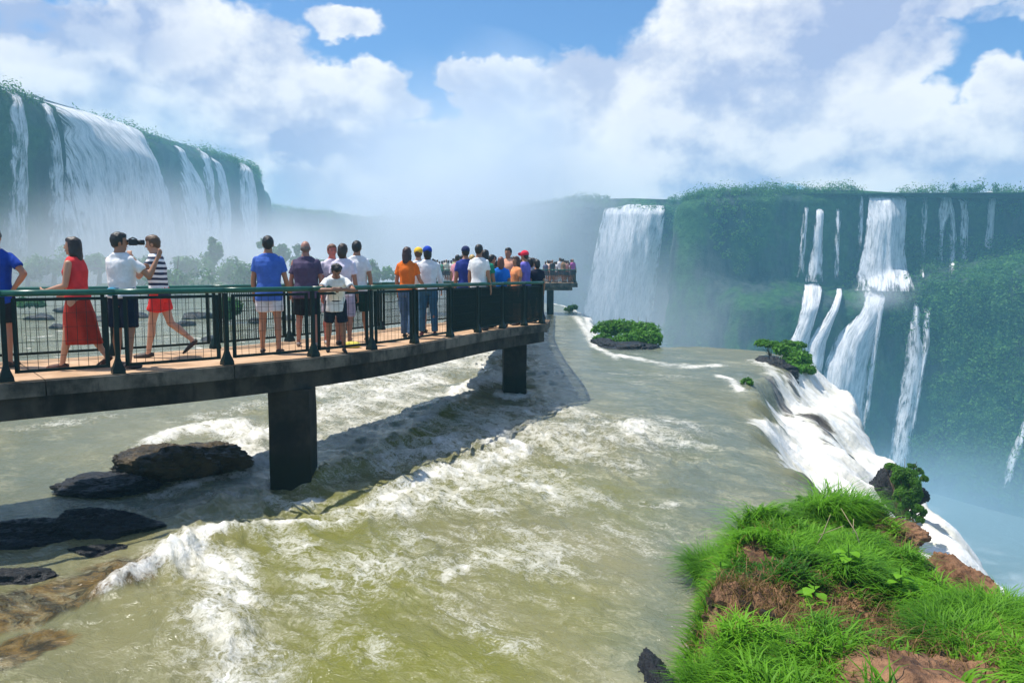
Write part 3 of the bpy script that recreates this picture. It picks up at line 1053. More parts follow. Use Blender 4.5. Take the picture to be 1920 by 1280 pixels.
def build_forest():
    # forest along the rims
    s = np.arange(_ws[1], S_END - 30, 1.1)
    Cs, Rs = [], []
    bare = [(62, 196, L0, L1, 172)]
    for row, (back, up) in enumerate([(-.8, -.6), (2, -.1), (5, .3)]):
        ss = s + rng.normal(size=len(s)) * .6
        x, y, tz, nx, ny = wall_base(ss)
        r = (.9 + 1.5 * rng.random(len(ss)) ** 2) * np.where(ss > R0, 1.3, 1.0)
        tall = fbm(ss * .09, row * 7.0, 3, 3)
        zz = tz + up + tall * 1.3 - .4
        px, py = pxy(x, y, zz)
        keep = ~((ss < _ws[6]) & (px > 66) & (px < 178))                       # the curtain pours over here
        keep &= ~((ss > R0) & (((px > 1618) & (px < 1692)) | ((px > 1846) & (px < 1864)) | ((px > 1762) & (px < 1782))))
        keep &= ~((ss > F0) & (ss < R0) & (px > 1140) & (px < 1250))
        C = np.stack([x - nx * back, y - ny * back, zz + r * .35], 1)[keep]
        Cs.append(C); Rs.append(np.stack([r, r, r * (.8 + .4 * rng.random(len(r)))], 1)[keep])
    C = np.concatenate(Cs); Rr = np.concatenate(Rs)
    V, F, t = leaves(C, Rr, 80, .24, .5, .30)
    me = np_mesh('forest', V, F, False, dict(tone=t))
    tag(link('forest', me, M_FOREST), kind='stuff')
    # shrubs clinging to the walls
    n = 5200
    ss = rng.uniform(_ws[18], S_END - 60, n)
    zz = rng.uniform(-44, 25, n)
    ss = np.concatenate([ss, rng.uniform(_ws[27] - 8, S_END - 75, 3600)])
    zz = np.concatenate([zz, rng.uniform(-44, 12, 3600)])
    den = fbm(ss * .06, zz * .05, 12, 3)
    hill = sstep(_ws[27] - 8, _ws[28] - 4, ss) * sstep(14, 6, zz)
    keep = den + .9 * hill > .0
    ss, zz, hill = ss[keep], zz[keep], hill[keep]
    x, y, nx, ny, tz = wall_point(ss, zz)
    r = (.8 + 1.5 * rng.random(len(ss)) ** 2) * (1 + 1.1 * hill)
    C = np.stack([x + nx * .3 * r, y + ny * .3 * r, zz], 1)
    Rr = np.stack([r, r, r * .9], 1)
    V, F, t = leaves(C, Rr, 46, .31, .5, .45)
    tag(link('wall_shrubs', np_mesh('wall_shrubs', V, F, False, dict(tone=t)), M_FOREST), kind='stuff')


build_forest()


def leafy(name, label, cat, clumps, k, size, m, group=None, stems=None, twig_mat=None):
    """a bush made of leaf clumps; clumps: (x, y, z, rx, ry, rz)"""
    c = np.array(clumps, float)
    base = Vector((c[:, 0].mean(), c[:, 1].mean(), c[:, 2].min() - c[:, 5].mean() * .5))
    root = empty(name, base)
    tag(root, label, cat, group)
    # finer lobes over each clump
    Cs, Rs = [], []
    for (x, y, z, rx, ry, rz) in clumps:
        q = max(6, int(14 * (rx * ry * rz) ** (1 / 3) / .6))
        dd = rng.normal(size=(q, 3)); dd /= np.linalg.norm(dd, axis=1, keepdims=True)
        dd[:, 2] = np.abs(dd[:, 2]) * .9 - .1
        Cs.append(np.array((x, y, z)) + dd * np.array((rx, ry, rz)) * .62)
        Rs.append(np.array((rx, ry, rz)) * (.30 + .22 * rng.random((q, 1))))
    C = np.concatenate(Cs); Rr = np.concatenate(Rs)
    V, F, t = leaves(C, Rr, k, size, .7, .35, .5)
    me = np_mesh('foliage', V - np.array(base), F, False, dict(tone=t))
    link('foliage', me, m, root)
    for (x, y, z, rx, ry, rz) in clumps:
        mb = MB()
        tip = Vector((x, y, z + rz * .2)) - base
        foot = Vector((x * .6 + base.x * .4, y * .6 + base.y * .4, base.z)) - base
        mb.tube([foot, (foot + tip) / 2 + Vector((rng.normal() * .1, 0, 0)), tip], [.05 * rx + .015, .035 * rx + .01, .01], 5)
        for _ in range(5):
            q = tip + Vector(rng.normal(size=3)) * rx * .4
            mb.tube([(foot + tip) / 2, q], [.02 * rx + .006, .005], 4)
        mb.build('branch', M_BARK, root)
    return root


M_BARK = simple('bark', (.10, .07, .045), .85, .3, 8, .2, 0, .4, 30)


def bush_at(specs, z=0.0, ysc=1.0):
    """picture ellipses (px, py of centre, half width, half height, depth Y) -> clumps"""
    out = []
    for px, py, rx, ry, Y in specs:
        c = Q(px, py, Y)
        a = Y / FPX
        out.append((c.x, Y, c.z, rx * a, rx * a * ysc, ry * a))
    return out


leafy('bush', 'long bright green bush on rock at the far river lip, before the misty fall', 'bush',
      bush_at([(1135, 622, 32, 22, 35.5), (1170, 618, 34, 22, 35), (1205, 624, 34, 26, 34.5), (1222, 638, 26, 24, 33.2), (1175, 640, 30, 18, 33.5), (1130, 636, 20, 14, 34.5), (1150, 610, 22, 12, 36)]), 130, .085, M_LEAF)
leafy('bush', 'dark green bush standing at the top of the foaming rock slide, below the stepped falls', 'bush',
      bush_at([(1438, 646, 24, 12, 28.6), (1476, 656, 32, 22, 28), (1494, 676, 30, 26, 27.4), (1484, 694, 26, 22, 26.8), (1514, 698, 18, 20, 26.8), (1500, 650, 16, 12, 28.4)]), 130, .07, M_LEAF)
leafy('bush', 'tiny bright green tuft between the river and the rock slide', 'bush',
      bush_at([(1400, 716, 13, 10, 21.6), (1410, 720, 8, 6, 21.4)]), 60, .04, M_LEAF)
leafy('bush', 'small dark shrub far off on the lip beyond the walkway end', 'bush',
      bush_at([(1075, 578, 12, 7, 62), (1064, 581, 8, 4, 63)]), 60, .15, M_FOREST)
leafy('bush', 'dark shrub standing in the river behind the left railing post', 'bush',
      bush_at([(430, 578, 26, 24, 48), (418, 592, 18, 16, 47)]), 120, .14, M_FOREST)
leafy('bush', 'low dark shrub in the river seen through the railing at the left edge', 'bush',
      bush_at([(60, 572, 26, 12, 60), (40, 566, 16, 10, 62)]), 100, .14, M_FOREST)


# misty trees standing on islets at the foot of the left cliff
def island_tree(px, py, w, h, Y, label):
    root = empty('tree', Q(px, py + h, Y))
    tag(root, label, 'tree', 'misty trees beyond the river')
    c0 = Q(px, py, Y)
    a = Y / FPX
    q = 12
    dd = rng.normal(size=(q, 3)) * np.array((.42, .42, .38))
    C = np.array(c0) + dd * np.array((w * a, w * a, h * a))
    Rr = np.full((q, 3), 1.0) * (w * a * .42) * (.7 + .5 * rng.random((q, 1)))
    V, F, t = leaves(C, Rr, 90, .34, .6, .5)
    link('crown', np_mesh('crown', V - np.array(root.location), F, False, dict(tone=t)), M_FOREST, root)
    mb = MB()
    top = Vector(c0) - root.location
    mb.tube([(0, 0, -1.5), top * .5 + Vector((.2, 0, 0)), top], [.35, .24, .1], 7)
    for _ in range(5):
        mb.tube([top * .55, top + Vector(rng.normal(size=3)) * w * a * .35], [.14, .04], 5)
    mb.build('trunk', M_BARK, root)


for i, (px, py, w, h, Y, lb) in enumerate([
        (398, 480, 26, 26, 112, 'rounded misty tree rising above the others right of the man in the striped shirt'),
        (352, 502, 34, 20, 110, 'low misty tree just right of the man in the striped shirt'),
        (440, 505, 40, 22, 108, 'broad misty tree between the striped shirt and the blue shirt'),
        (520, 478, 26, 30, 120, 'pointed misty tree behind the head of the man in the blue shirt'),
        (556, 492, 24, 26, 118, 'misty tree between the blue shirt and the grey shirt'),
        (592, 500, 24, 20, 118, 'misty tree just right of the man in the grey shirt'),
        (705, 515, 30, 14, 122, 'last low misty tree, right of the man in white with dark green shorts'),
        (470, 520, 50, 16, 100, 'low pale green tree crown left of the man in the blue shirt'),
        (100, 495, 36, 20, 104, 'misty tree left of the woman in red'),
        (185, 492, 30, 24, 106, 'misty tree between the woman in red and the photographer'),
        (268, 505, 30, 22, 104, 'misty tree behind the camera of the photographer'),
        (50, 505, 30, 20, 102, 'misty tree right of the blue shirt at the left edge'),
        (330, 530, 60, 12, 96, 'low greenery at the water edge behind the striped shirt'),
        (640, 520, 40, 12, 114, 'low misty greenery behind the group in white shirts')]):
    island_tree(px, py, w, h, Y, lb)

# islets the trees stand on
def islet(px0, px1, Y, h, seed):
    a, c = Q(px0, 545, Y), Q(px1, 545, Y)
    n = 40
    u, v = np.meshgrid(np.linspace(-1, 1, n), np.linspace(-1, 1, 16))
    r = np.clip(1 - u ** 4 - v ** 2, 0, 1)
    x = (a.x + c.x) / 2 + u * (c.x - a.x) / 2
    y = Y + v * 6
    z = r ** .6 * h * (1 + .5 * fbm(x * .3, y * .3, seed, 3)) - .3
    o = link('islet', np_mesh('islet', np.stack([x.ravel(), y.ravel(), z.ravel()], 1), grid_faces(16, n)), M_ISLET)
    tag(o, kind='structure')


M_ISLET = simple('islet_soil', (.05, .075, .03), .9, .4, .8, .2, 0, .6, 4)
islet(-60, 300, 104, 1.8, 1)
islet(300, 480, 108, 2.2, 2)
islet(480, 760, 118, 2.0, 3)

# ------------------------------------------------------------------ rocks
def rock_material(name, c1, c2, wet=.25, scale=2.0):
    m, T, b = mat(name)
    co = coords(T)
    n = T.noise(co, scale, 8, .68, .4)
    n2 = T.noise(co, scale * 6, 5, .7)
    T.put(b.inputs['Base Color'], T.mix(T.mapr(T.math('ADD', T.math('MULTIPLY', n, .7), T.math('MULTIPLY', n2, .3)), .36, .64), c1, c2))
    T.put(b.inputs['Roughness'], T.mapr(n2, .3, .7, wet, wet + .35))
    bump(T, b, T.math('ADD', n, T.math('MULTIPLY', n2, .35)), 1.0, .10)
    b.inputs['Specular IOR Level'].default_value = .35
    return m


M_ROCK = rock_material('wet_dark_rock', (.004, .004, .003), (.105, .070, .026), .35)
M_ROCKB = rock_material('black_wet_rock', (.002, .003, .005), (.010, .012, .017), .3)
M_BROWN = rock_material('brown_crumbled_rock', (.060, .028, .014), (.36, .19, .10), .6, 3.0)


def boulder(label, c, size, rz, m, seed, res=120, cut=None, tilt=(0, 0), name='rock'):
    """faceted, cracked rock from a displaced sphere"""
    nth, nph = res, res // 2
    th = np.linspace(0, 2 * np.pi, nth, endpoint=False)
    ph = np.linspace(.02, np.pi - .02, nph)
    TH, PH = np.meshgrid(th, ph)
    d = np.stack([np.sin(PH) * np.cos(TH), np.sin(PH) * np.sin(TH), np.cos(PH)], -1)
    g = np.random.default_rng(seed)
    r = np.full(TH.shape, 1.0)
    for _ in range(16):     # planar cuts give rock facets
        q = g.normal(size=3); q /= np.linalg.norm(q)
        h = .70 + .28 * g.random()
        k = (d @ q)
        r = np.minimum(r, np.where(k > .05, h / np.maximum(k, .05), 9))
    r = r * (1 + .20 * fbm(d[..., 0] * 2 + seed, d[..., 1] * 2, d[..., 2] * 2, 5) - .16 * np.abs(fbm(d[..., 0] * 4 + seed, d[..., 1] * 4, d[..., 2] * 9, 4)) + .09 * fbm(d[..., 0] * 9 + seed, d[..., 1] * 9, d[..., 2] * 14, 3, ridged=True))
    p = d * r[..., None] * np.array(size)
    rot = np.array(Euler((tilt[0], tilt[1], rz)).to_matrix())
    p = p.reshape(-1, 3) @ rot.T
    o = link(name, np_mesh(name, p, grid_faces(nph, nth, True)), m, None, c)
    if label:
        tag(o, label, 'rock', 'rocks in the river')
    return o


a = P(385, 880); boulder('brownish black wet rock in the rapids left of the near pier', (a.x, a.y + .0, .08), (.78, .60, .36), .15, M_ROCK, 3)
a = P(305, 895); boulder('jagged dark rock leaning on the left side of the brownish one', (a.x, a.y + .15, .10), (.90, .60, .36), .1, M_ROCK, 5)
a = P(195, 920); boulder('low black rock with a rounded tip, farthest left of the dry rocks', (a.x, a.y + .1, .02), (.75, .45, .20), .0, M_ROCKB, 8)
a = P(190, 1000); boulder('smooth blue black boulder in the shadow of the walkway', (a.x, a.y + .1, .02), (.72, .42, .25), .0, M_ROCKB, 12)
a = P(40, 1010); boulder('flat black rock at the left edge in the walkway shadow', (a.x, a.y, -.02), (.7, .45, .22), .2, M_ROCKB, 14)
a = P(40, 1085); boulder('small wet black rock above the brown submerged slab', (a.x, a.y, -.05), (.5, .3, .16), .2, M_ROCKB, 15)
a = P(200, 1030); boulder('small black stone just below the smooth boulder', (a.x, a.y, -.06), (.5, .2, .14), .1, M_ROCKB, 16)
a = P(1668, 915, -1.5); boulder('dark wet rock under the mossy tuft beside the foaming slide', (a.x, a.y, -1.65), (.40, .5, .60), .4, M_ROCKB, 21)
a = P(1210, 660); boulder('dark rock under the long bright bush at the far lip', (a.x - .2, a.y + 2.2, -.1), (1.3, 1.8, .30), .1, M_ROCKB, 23)
a = P(1130, 650); boulder('dark rock at the left foot of the long bright bush', (a.x + .2, a.y + 1.0, -.05), (.55, 1.6, .4), .1, M_ROCKB, 24)
a = P(1480, 705, -.3); boulder('rock carrying the dark green bush above the slide', (a.x, a.y + 1.6, -.6), (1.0, 1.1, .75), .1, M_ROCKB, 26)
for i, (px, py, s_) in enumerate([(75, 600, .6), (140, 585, .8), (200, 602, .6), (370, 598, .7), (345, 612, .5), (395, 640, .4), (480, 606, .5), (540, 600, .5), (265, 596, .6), (110, 616, .4)]):
    a = P(px, py)
    o = boulder(None, (a.x, a.y, .05), (s_ * 1.9, s_, s_ * .62), .3 * i, M_ROCKB, 40 + i, 20)
    tag(o, ['low rock beyond the railing, just right of the blue shirt at the left edge', 'longer dark rock beyond the railing, behind the skirt of the woman in red', 'dark rock beyond the railing between the woman in red and the photographer', 'dark rock beyond the railing, left of the river shrub', 'small rock in the river just in front of the river shrub', 'tiny rock poking out right below the river shrub', 'dark rock in the river left of the blue T-shirt and white shorts', 'dark rock beyond the railing between the blue and the purple shirt', 'rock beyond the railing, right behind the photographer', 'small nearer rock below the blue shirt at the left edge'][i], 'rock', 'small rocks beyond the railing')


# ------------------------------------------------------------------ the grassy mound in the right foreground
MOUND = [(.88, 2.2), (.90, 4.7), (1.05, 5.9), (1.45, 6.95), (1.9, 7.65), (2.55, 8.25), (3.4, 8.45), (4.15, 8.3), (4.42, 7.6), (4.3, 6.8), (4.1, 6.1), (4.15, 5.4), (4.5, 4.4), (4.7, 2.2)]


def mound_height(x, y):
    dd = seg_dist(x, y, MOUND, True)
    ins = inside(x, y, MOUND)
    e = np.where(ins, dd, -dd) + .16 * fbm(x * 1.7, y * 1.7, 21, 3)
    h = sstep(-.22, .62, e)
    top = .60 + .10 * fbm(x * 2.6, y * 2.6, 23, 3) + .14 * fbm(x * .9, y * .9, 71, 2) - .04 * (y - 7)
    dip = np.exp(-(((x - 2.0) / .62) ** 2 + ((y - 5.55) / .50) ** 2)) + .8 * np.exp(-(((x - 2.75) / .35) ** 2 + ((y - 5.05) / .3) ** 2))    # the bare hollow
    dip2 = np.exp(-(((x - 3.95) / .42) ** 4 + ((y - 6.95) / 1.0) ** 4))
    z = -1.4 + (top + 1.4) * h + .10 * fbm(x * 1.6, y * 1.6, 2, 4) * h
    z = z - .12 * dip + .09 * (dip + dip2) * fbm(x * 4.5, y * 4.5, 5, 5, ridged=True) + .035 * fbm(x * 12, y * 12, 9, 3, ridged=True) * h
    # the gorge side falls away
    z = z - 2.2 * sstep(.10, -.5, e) * sstep(3.7, 4.3, x)
    return z, e, np.maximum(dip, dip2)


def build_mound():
    nx, ny = 260, 320
    X, Y = np.meshgrid(np.linspace(.5, 5.3, nx), np.linspace(2.2, 9.2, ny))
    z, e, bare = mound_height(X, Y)
    root = empty('grassy_mound', (3.0, 7.0, 0))
    tag(root, 'grassy earth mound with crumbled brown rock in the right foreground', 'mound')
    me = np_mesh('earth', np.stack([X.ravel() - 3, Y.ravel() - 7, z.ravel()], 1), grid_faces(ny, nx))
    link('earth', me, M_BROWN, root)
    # small stones crumbling out of the bare places
    protos = []
    for k in range(4):
        mb = MB()
        mb.ball((0, 0, 0), (1, .8, .6), 7, 5)
        g = np.random.default_rng(k)
        mb.v = [tuple(np.array(v) * (1 + .3 * (g.random() - .5))) for v in mb.v]
        me = mb.mesh('stone', False, True)
        me.materials.append(M_BROWN if k % 3 else M_ROCK)
        protos.append(me)
    n = 0
    for _ in range(4000):
        x, y = rng.uniform(1.2, 4.4), rng.uniform(4.6, 8.2)
        zz, ee, bb = mound_height(np.array([x]), np.array([y]))
        if rng.random() > bb[0] ** .8 * 1.0 or ee[0] < .0: continue
        o = bpy.data.objects.new('stone', protos[rng.integers(4)])
        sc = .02 + .065 * rng.random() ** 2.2
        o.location = (x - 3, y - 7, zz[0] + sc * .2)
        o.scale = (sc * 1.3, sc, sc * .9)
        o.rotation_euler = tuple(rng.uniform(-.6, .6, 2)) + (rng.uniform(0, 6),)
        o.parent = root
        COL.objects.link(o)
        n += 1
        if n >= 240: break
    return root


MOUND_ROOT = build_mound()
boulder('dark wet rock at the lower left foot of the grassy mound', (1.12, 5.7, -.12), (.24, .55, .20), .1, M_ROCKB, 31)
boulder('layered grey brown rock at the far tip of the grassy mound', (4.02, 8.05, .26), (.42, .26, .22), -.5, M_BROWN, 33)
boulder('low reddish rock on the gorge side of the grassy mound', (4.22, 6.9, .05), (.22, .62, .36), .1, M_BROWN, 34)


def blades(n, px, py, pz, length, width, lean, droop, tone):
    """curved grass blades, three segments each"""
    a = rng.uniform(0, 2 * np.pi, n)
    dx, dy = np.cos(a) + lean[0], np.sin(a) + lean[1]
    q = np.hypot(dx, dy) + 1e-6
    dx, dy = dx / q, dy / q
    sx, sy = -dy, dx
    tw = rng.uniform(-.8, .8, n)
    sx2, sy2 = sx * np.cos(tw) + dx * np.sin(tw), sy * np.cos(tw) + dy * np.sin(tw)
    k = 4
    V = np.zeros((n, k, 2, 3))
    for i in range(k):
        t = i / (k - 1)
        h = length * (t - droop * t ** 2.4)
        o = length * (.18 * t + .62 * t * t) * (.5 + droop)
        w = width * (1 - t) ** .7 * .5 + .0006
        for j, sg in enumerate((-1, 1)):
            V[:, i, j, 0] = px + dx * o + sx2 * w * sg
            V[:, i, j, 1] = py + dy * o + sy2 * w * sg
            V[:, i, j, 2] = pz + h
    b = (np.arange(n) * k * 2)[:, None]
    f = np.concatenate([np.stack([b[:, 0] + 2 * i, b[:, 0] + 2 * i + 1, b[:, 0] + 2 * i + 3, b[:, 0] + 2 * i + 2], 1) for i in range(k - 1)])
    return V.reshape(-1, 3), f, np.repeat(tone, k * 2)


def build_grass():
    N = 85000
    x = rng.uniform(.85, 4.7, N * 3)
    y = rng.uniform(3.9, 8.7, N * 3)
    z, e, bare = mound_height(x, y)
    clump = fbm(x * 3.2, y * 3.2, 78, 3)
    den = (.50 + .9 * fbm(x * 1.1, y * 1.1, 77, 3)) * sstep(-.35, .35, clump + .15)
    den = den * sstep(.48, .10, bare + .45 * clump)
    den = np.maximum(den, sstep(.55, .05, e) * sstep(-.12, .02, e) * sstep(.5, .2, bare) * .9)    # thick fringe along the edge
    crest = np.exp(-(((y - (7.75 + .15 * (x - 2))) / .42) ** 2)) * sstep(4.0, 3.6, x)
    den = np.maximum(den, crest)
    keep = (rng.random(len(x)) < den) & (e > -.12)
    x, y, z, e, crest = (q[keep][:N] for q in (x, y, z, e, crest))
    n = len(x)
    tuft = fbm(x * 2.4, y * 2.4, 90, 3)
    L = (.13 + .13 * rng.random(n) ** 1.5) * (1 + 1.1 * tuft) * (1 + .85 * crest)
    droop = np.clip(.35 + .35 * rng.random(n) + .3 * sstep(.3, 0, e), .2, .95)
    # blades on the rim lean outward over the water
    lean = (np.where(x < 2.4, -.9, .2) * sstep(.6, 0, e) + 2.2 * fbm(x * 2.2, y * 2.2, 33, 2), -.35 + 2.2 * fbm(x * 2.2, y * 2.2, 44, 2))
    tone = np.clip(.5 + .8 * fbm(x * 1.8, y * 1.8, 55, 3) + .4 * (rng.random(n) - .5), 0, 1)
    V, F, t = blades(n, x, y, z - .01, L, .011 + .010 * rng.random(n), lean, droop, tone)
    tag(link('grass', np_mesh('grass', V, F, True, dict(tone=t)), M_GRASS), kind='stuff')
    # dry straw in and round the bare places
    x = rng.uniform(1.1, 4.4, 40000); y = rng.uniform(4.3, 8.3, 40000)
    z, e, bare = mound_height(x, y)
    keep = (rng.random(len(x)) < .10 + .45 * sstep(.1, .5, bare)) & (e > 0)
    x, y, z = (q[keep][:5000] for q in (x, y, z))
    n = len(x)
    V, F, t = blades(n, x, y, z, .08 + .16 * rng.random(n), np.full(n, .007), (0, -.3), .3 + .6 * rng.random(n), rng.random(n))
    tag(link('dry_grass', np_mesh('dry_grass', V, F, True, dict(tone=t)), M_DRY), kind='stuff')


build_grass()


def grass_tuft(label, spots, n, L, m=None, name='grass_tuft', spread=.16, wd=.010):
    """loose tuft of long blades; spots: (x, y, z, radius)"""
    parts = []
    spots = [tuple(q) for q in spots]
    b0 = spots[0]
    for (x0, y0, z0, r) in spots:
        a = rng.uniform(0, 2 * np.pi, n); q = np.sqrt(rng.random(n)) * r
        x, y = x0 + q * np.cos(a), y0 + q * np.sin(a)
        ln = L * (.6 + .6 * rng.random(n))
        parts.append(blades(n, x - b0[0], y - b0[1], np.full(n, z0 - b0[2]), ln, np.full(n, wd), (np.cos(a) * q / r * 1.4, np.sin(a) * q / r * 1.4), .3 + .5 * rng.random(n), np.clip(.5 + .4 * (rng.random(n) - .5) + .15 * np.cos(a), 0, 1)))
    V, F, t = merge_vf(parts)
    o = link(name, np_mesh(name, V, F, True, dict(tone=t)), m or M_GRASS, None, b0[:3])
    tag(o, label, 'grass tuft', 'long grass tufts on the mound')
    return o


def mz(x, y):
    return float(mound_height(np.array([x]), np.array([y]))[0][0])


for lb, sp, n, L in [
        ('tallest bright green tuft at the far left corner of the mound', [(2.1, 7.55), (2.35, 7.85), (1.9, 7.3), (2.6, 7.9)], 1700, .44),
        ('dark drooping tuft hanging over the water on the left side of the mound', [(1.25, 5.95), (1.35, 6.3), (1.15, 5.6)], 1300, .21),
        ('bright tuft on the far edge of the mound, in front of the foaming slide', [(3.2, 8.05), (3.45, 8.1), (3.0, 8.0), (3.6, 8.0)], 1400, .36),
        ('tuft on the gorge side of the mound, beyond the red rocks', [(4.45, 7.15), (4.5, 6.9), (4.42, 6.65)], 1300, .27),
        ('dense tuft at the lower right corner of the mound', [(3.2, 5.2), (3.5, 5.35), (3.0, 4.95), (3.7, 5.6)], 1500, .28),
        ('pale green tuft at the bottom of the frame, right of the wet rock', [(1.35, 4.75), (1.6, 4.7), (1.85, 4.65)], 1200, .22),
        ('tuft in the middle of the mound, right of the bare hollow', [(2.75, 6.5), (2.95, 6.7), (2.6, 6.85)], 1100, .26)]:
    grass_tuft(lb, [(x, y, mz(x, y) - .02, .24) for x, y in sp], n, L)

def qs(*L): return [(*Q(px, py, Y), r) for px, py, Y, r in L]


leafy('mossy_shrub', 'mossy green cushion covering the dark rock beside the foaming slide', 'shrub',
      bush_at([(1672, 880, 24, 16, 15.2), (1696, 888, 28, 20, 15.0), (1704, 912, 28, 26, 14.8), (1692, 934, 20, 24, 14.7), (1712, 936, 18, 20, 14.7), (1722, 958, 14, 16, 14.5), (1694, 916, 16, 22, 14.9), (1700, 950, 14, 16, 14.6), (1684, 900, 14, 20, 15.0), (1706, 966, 12, 12, 14.5), (1726, 975, 10, 10, 14.4), (1716, 922, 18, 22, 14.7)]), 420, .026, M_MOSS)
leafy('mossy_shrub', 'thin dark green fringe on the outer edge of the slide, beyond the mossy rock', 'shrub',
      bush_at([(1710, 874, 10, 7, 16.6), (1722, 884, 10, 9, 16.4), (1732, 898, 8, 10, 16.2)]), 160, .028, M_MOSS)
a = Q(1722, 892, 16.5); boulder('narrow dark rock at the outer edge of the slide, under the thin green fringe', (a.x - .1, a.y + .1, a.z - .42), (.24, .4, .25), .4, M_ROCKB, 27)
a = P(1500, 965)
leafy('bush', 'small leafy shrub on the near river edge, just behind the mound', 'bush', [(a.x + .1, a.y, .10, .26, .2, .2), (a.x + .35, a.y - .1, .08, .2, .2, .16)], 60, .035, M_MOSS)


# broad leaved weeds growing in the bare hollow
def weed(x, y, label, n, size):
    z = mz(x, y)
    root = empty('weed', (x, y, z))
    tag(root, label, 'plant', 'broad leaved weeds on the mound')
    mb = MB()
    st = MB()
    for i in range(n):
        a = i * 2.4 + rng.uniform(-.3, .3)
        h = .05 + .20 * (i / n)
        base = Vector((0, 0, h))
        out = Vector((math.cos(a), math.sin(a), .35)).normalized()
        sd = Vector((-math.sin(a), math.cos(a), 0))
        L = size * rng.uniform(.7, 1.1)
        o = len(mb.v)
        pts = []
        for t, w in ((0, .05), (.3, .34), (.6, .40), (.85, .2), (1, .0)):
            c = base + out * (L * t + .02) - Vector((0, 0, L * .5 * t * t))
            pts += [c - sd * w * L + Vector((0, 0, .12 * w * L)), c, c + sd * w * L + Vector((0, 0, .12 * w * L))]
        fs = []
        for k in range(4):
            fs += [(k * 3, k * 3 + 1, k * 3 + 4, k * 3 + 3), (k * 3 + 1, k * 3 + 2, k * 3 + 5, k * 3 + 4)]
        lf = MB(); lf.add(pts, fs)
        me = lf.mesh('leaf', True)
        at = me.attributes.new('tone', 'FLOAT', 'POINT')
        tn = rng.uniform(.4, 1)
        for q in at.data: q.value = tn
        link('leaf', me, M_GRASS, root)
    st.tube([(0, 0, -.02), (.01, 0, .12), (0, .01, .27)], [.008, .006, .003], 6)
    st.build('stem', M_LEAF, root)


weed(2.32, 5.70, 'broad leaved weed in the middle of the bare brown hollow', 13, .13)
weed(1.75, 6.25, 'small weed at the left end of the bare hollow', 9, .09)
weed(2.75, 6.1, 'leafy weed on the grass right of the hollow', 12, .12)
weed(3.0, 5.75, 'low weed above the dense lower right tuft', 9, .10)
# two dry twigs
for lb, a, c in (('thin pale dry twig standing in the grass', (2.62, 6.6), (2.74, 6.45)), ('second dry twig leaning to the right of the first', (3.15, 6.65), (2.98, 6.8))):
    mb = MB()
    za = mz(*a)
    top = Vector((c[0], c[1], za + .42))
    mb.tube([(a[0], a[1], za - .03), (Vector((a[0], a[1], za)) + top) / 2 + Vector((.03, 0, 0)), top], [.007, .005, .002], 5)
    mb.tube([(Vector((a[0], a[1], za)) + top) / 2, top + Vector((.12, 0, -.1))], [.004, .002], 4)
    o = mb.build('twig', simple('dry_wood', (.42, .33, .20), .8), smooth=True)
    tag(o, lb, 'twig', 'dry twigs on the mound')


# ------------------------------------------------------------------ the walkway
DECK = 1.88
FE = [(-12.5, 2.2), (-8.3, 6.15), (-5.63, 8.45), (-4.06, 9.72), (-2.85, 11.0), (-1.9, 12.5), (-1.2, 14.2), (-.55, 15.9), (.15, 17.4), (.86, 18.6)]


def resample(pts, n):
    p = np.array(pts, float)
    s = np.concatenate([[0], np.cumsum(np.hypot(*np.diff(p, axis=0).T))])
    t = np.linspace(0, s[-1], n)
    q = np.stack([np.interp(t, s, p[:, 0]), np.interp(t, s, p[:, 1])], 1)
    for _ in range(6):
        q[1:-1] = (q[:-2] + 2 * q[1:-1] + q[2:]) / 4
    return q


def offset(q, d):
    """shift a plan curve to its left (away from the camera) by d"""
    t = np.gradient(q, axis=0)
    t /= np.linalg.norm(t, axis=1, keepdims=True)
    return q + np.stack([-t[:, 1], t[:, 0]], 1) * d


EDGE = resample(FE, 90)


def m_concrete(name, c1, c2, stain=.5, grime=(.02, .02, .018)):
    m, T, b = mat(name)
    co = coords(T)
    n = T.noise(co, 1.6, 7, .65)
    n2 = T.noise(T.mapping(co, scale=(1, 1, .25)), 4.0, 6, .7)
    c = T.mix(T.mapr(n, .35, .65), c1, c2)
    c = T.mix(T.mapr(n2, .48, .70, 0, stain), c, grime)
    if name == 'dark_wet_concrete':      # algae and damp up to the splash line
        gz = T.sep(T.new('ShaderNodeNewGeometry').outputs['Position'])[2]
        damp = T.mapr(T.math('ADD', gz, T.math('MULTIPLY', T.math('SUBTRACT', n2, .5), .7)), .75, .35)
        c = T.mix(damp, c, (.010, .013, .007))
    T.put(b.inputs['Base Color'], c)
    b.inputs['Roughness'].default_value = .85
    b.inputs['Specular IOR Level'].default_value = .25
    bump(T, b, T.noise(co, 30, 5, .7), .45, .01)
    return m


M_DECK = m_concrete('tan_deck', (.40, .25, .14), (.56, .37, .23), .25, (.20, .13, .08))  # tan is the paving's own colour
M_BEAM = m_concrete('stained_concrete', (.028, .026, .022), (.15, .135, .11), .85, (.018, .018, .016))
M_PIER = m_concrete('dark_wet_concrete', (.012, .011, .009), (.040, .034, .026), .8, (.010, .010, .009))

M_PIER2 = m_concrete('shaded_beam_concrete', (.014, .013, .011), (.055, .048, .038), .85, (.010, .010, .009))  # under-deck shade put into a darker copy of the beam concrete

WALK = empty('walkway', (-3.2, 11.0, 0))
tag(WALK, 'raised concrete walkway curving out over the river on square piers', 'walkway')
ORG = Vector(WALK.location)


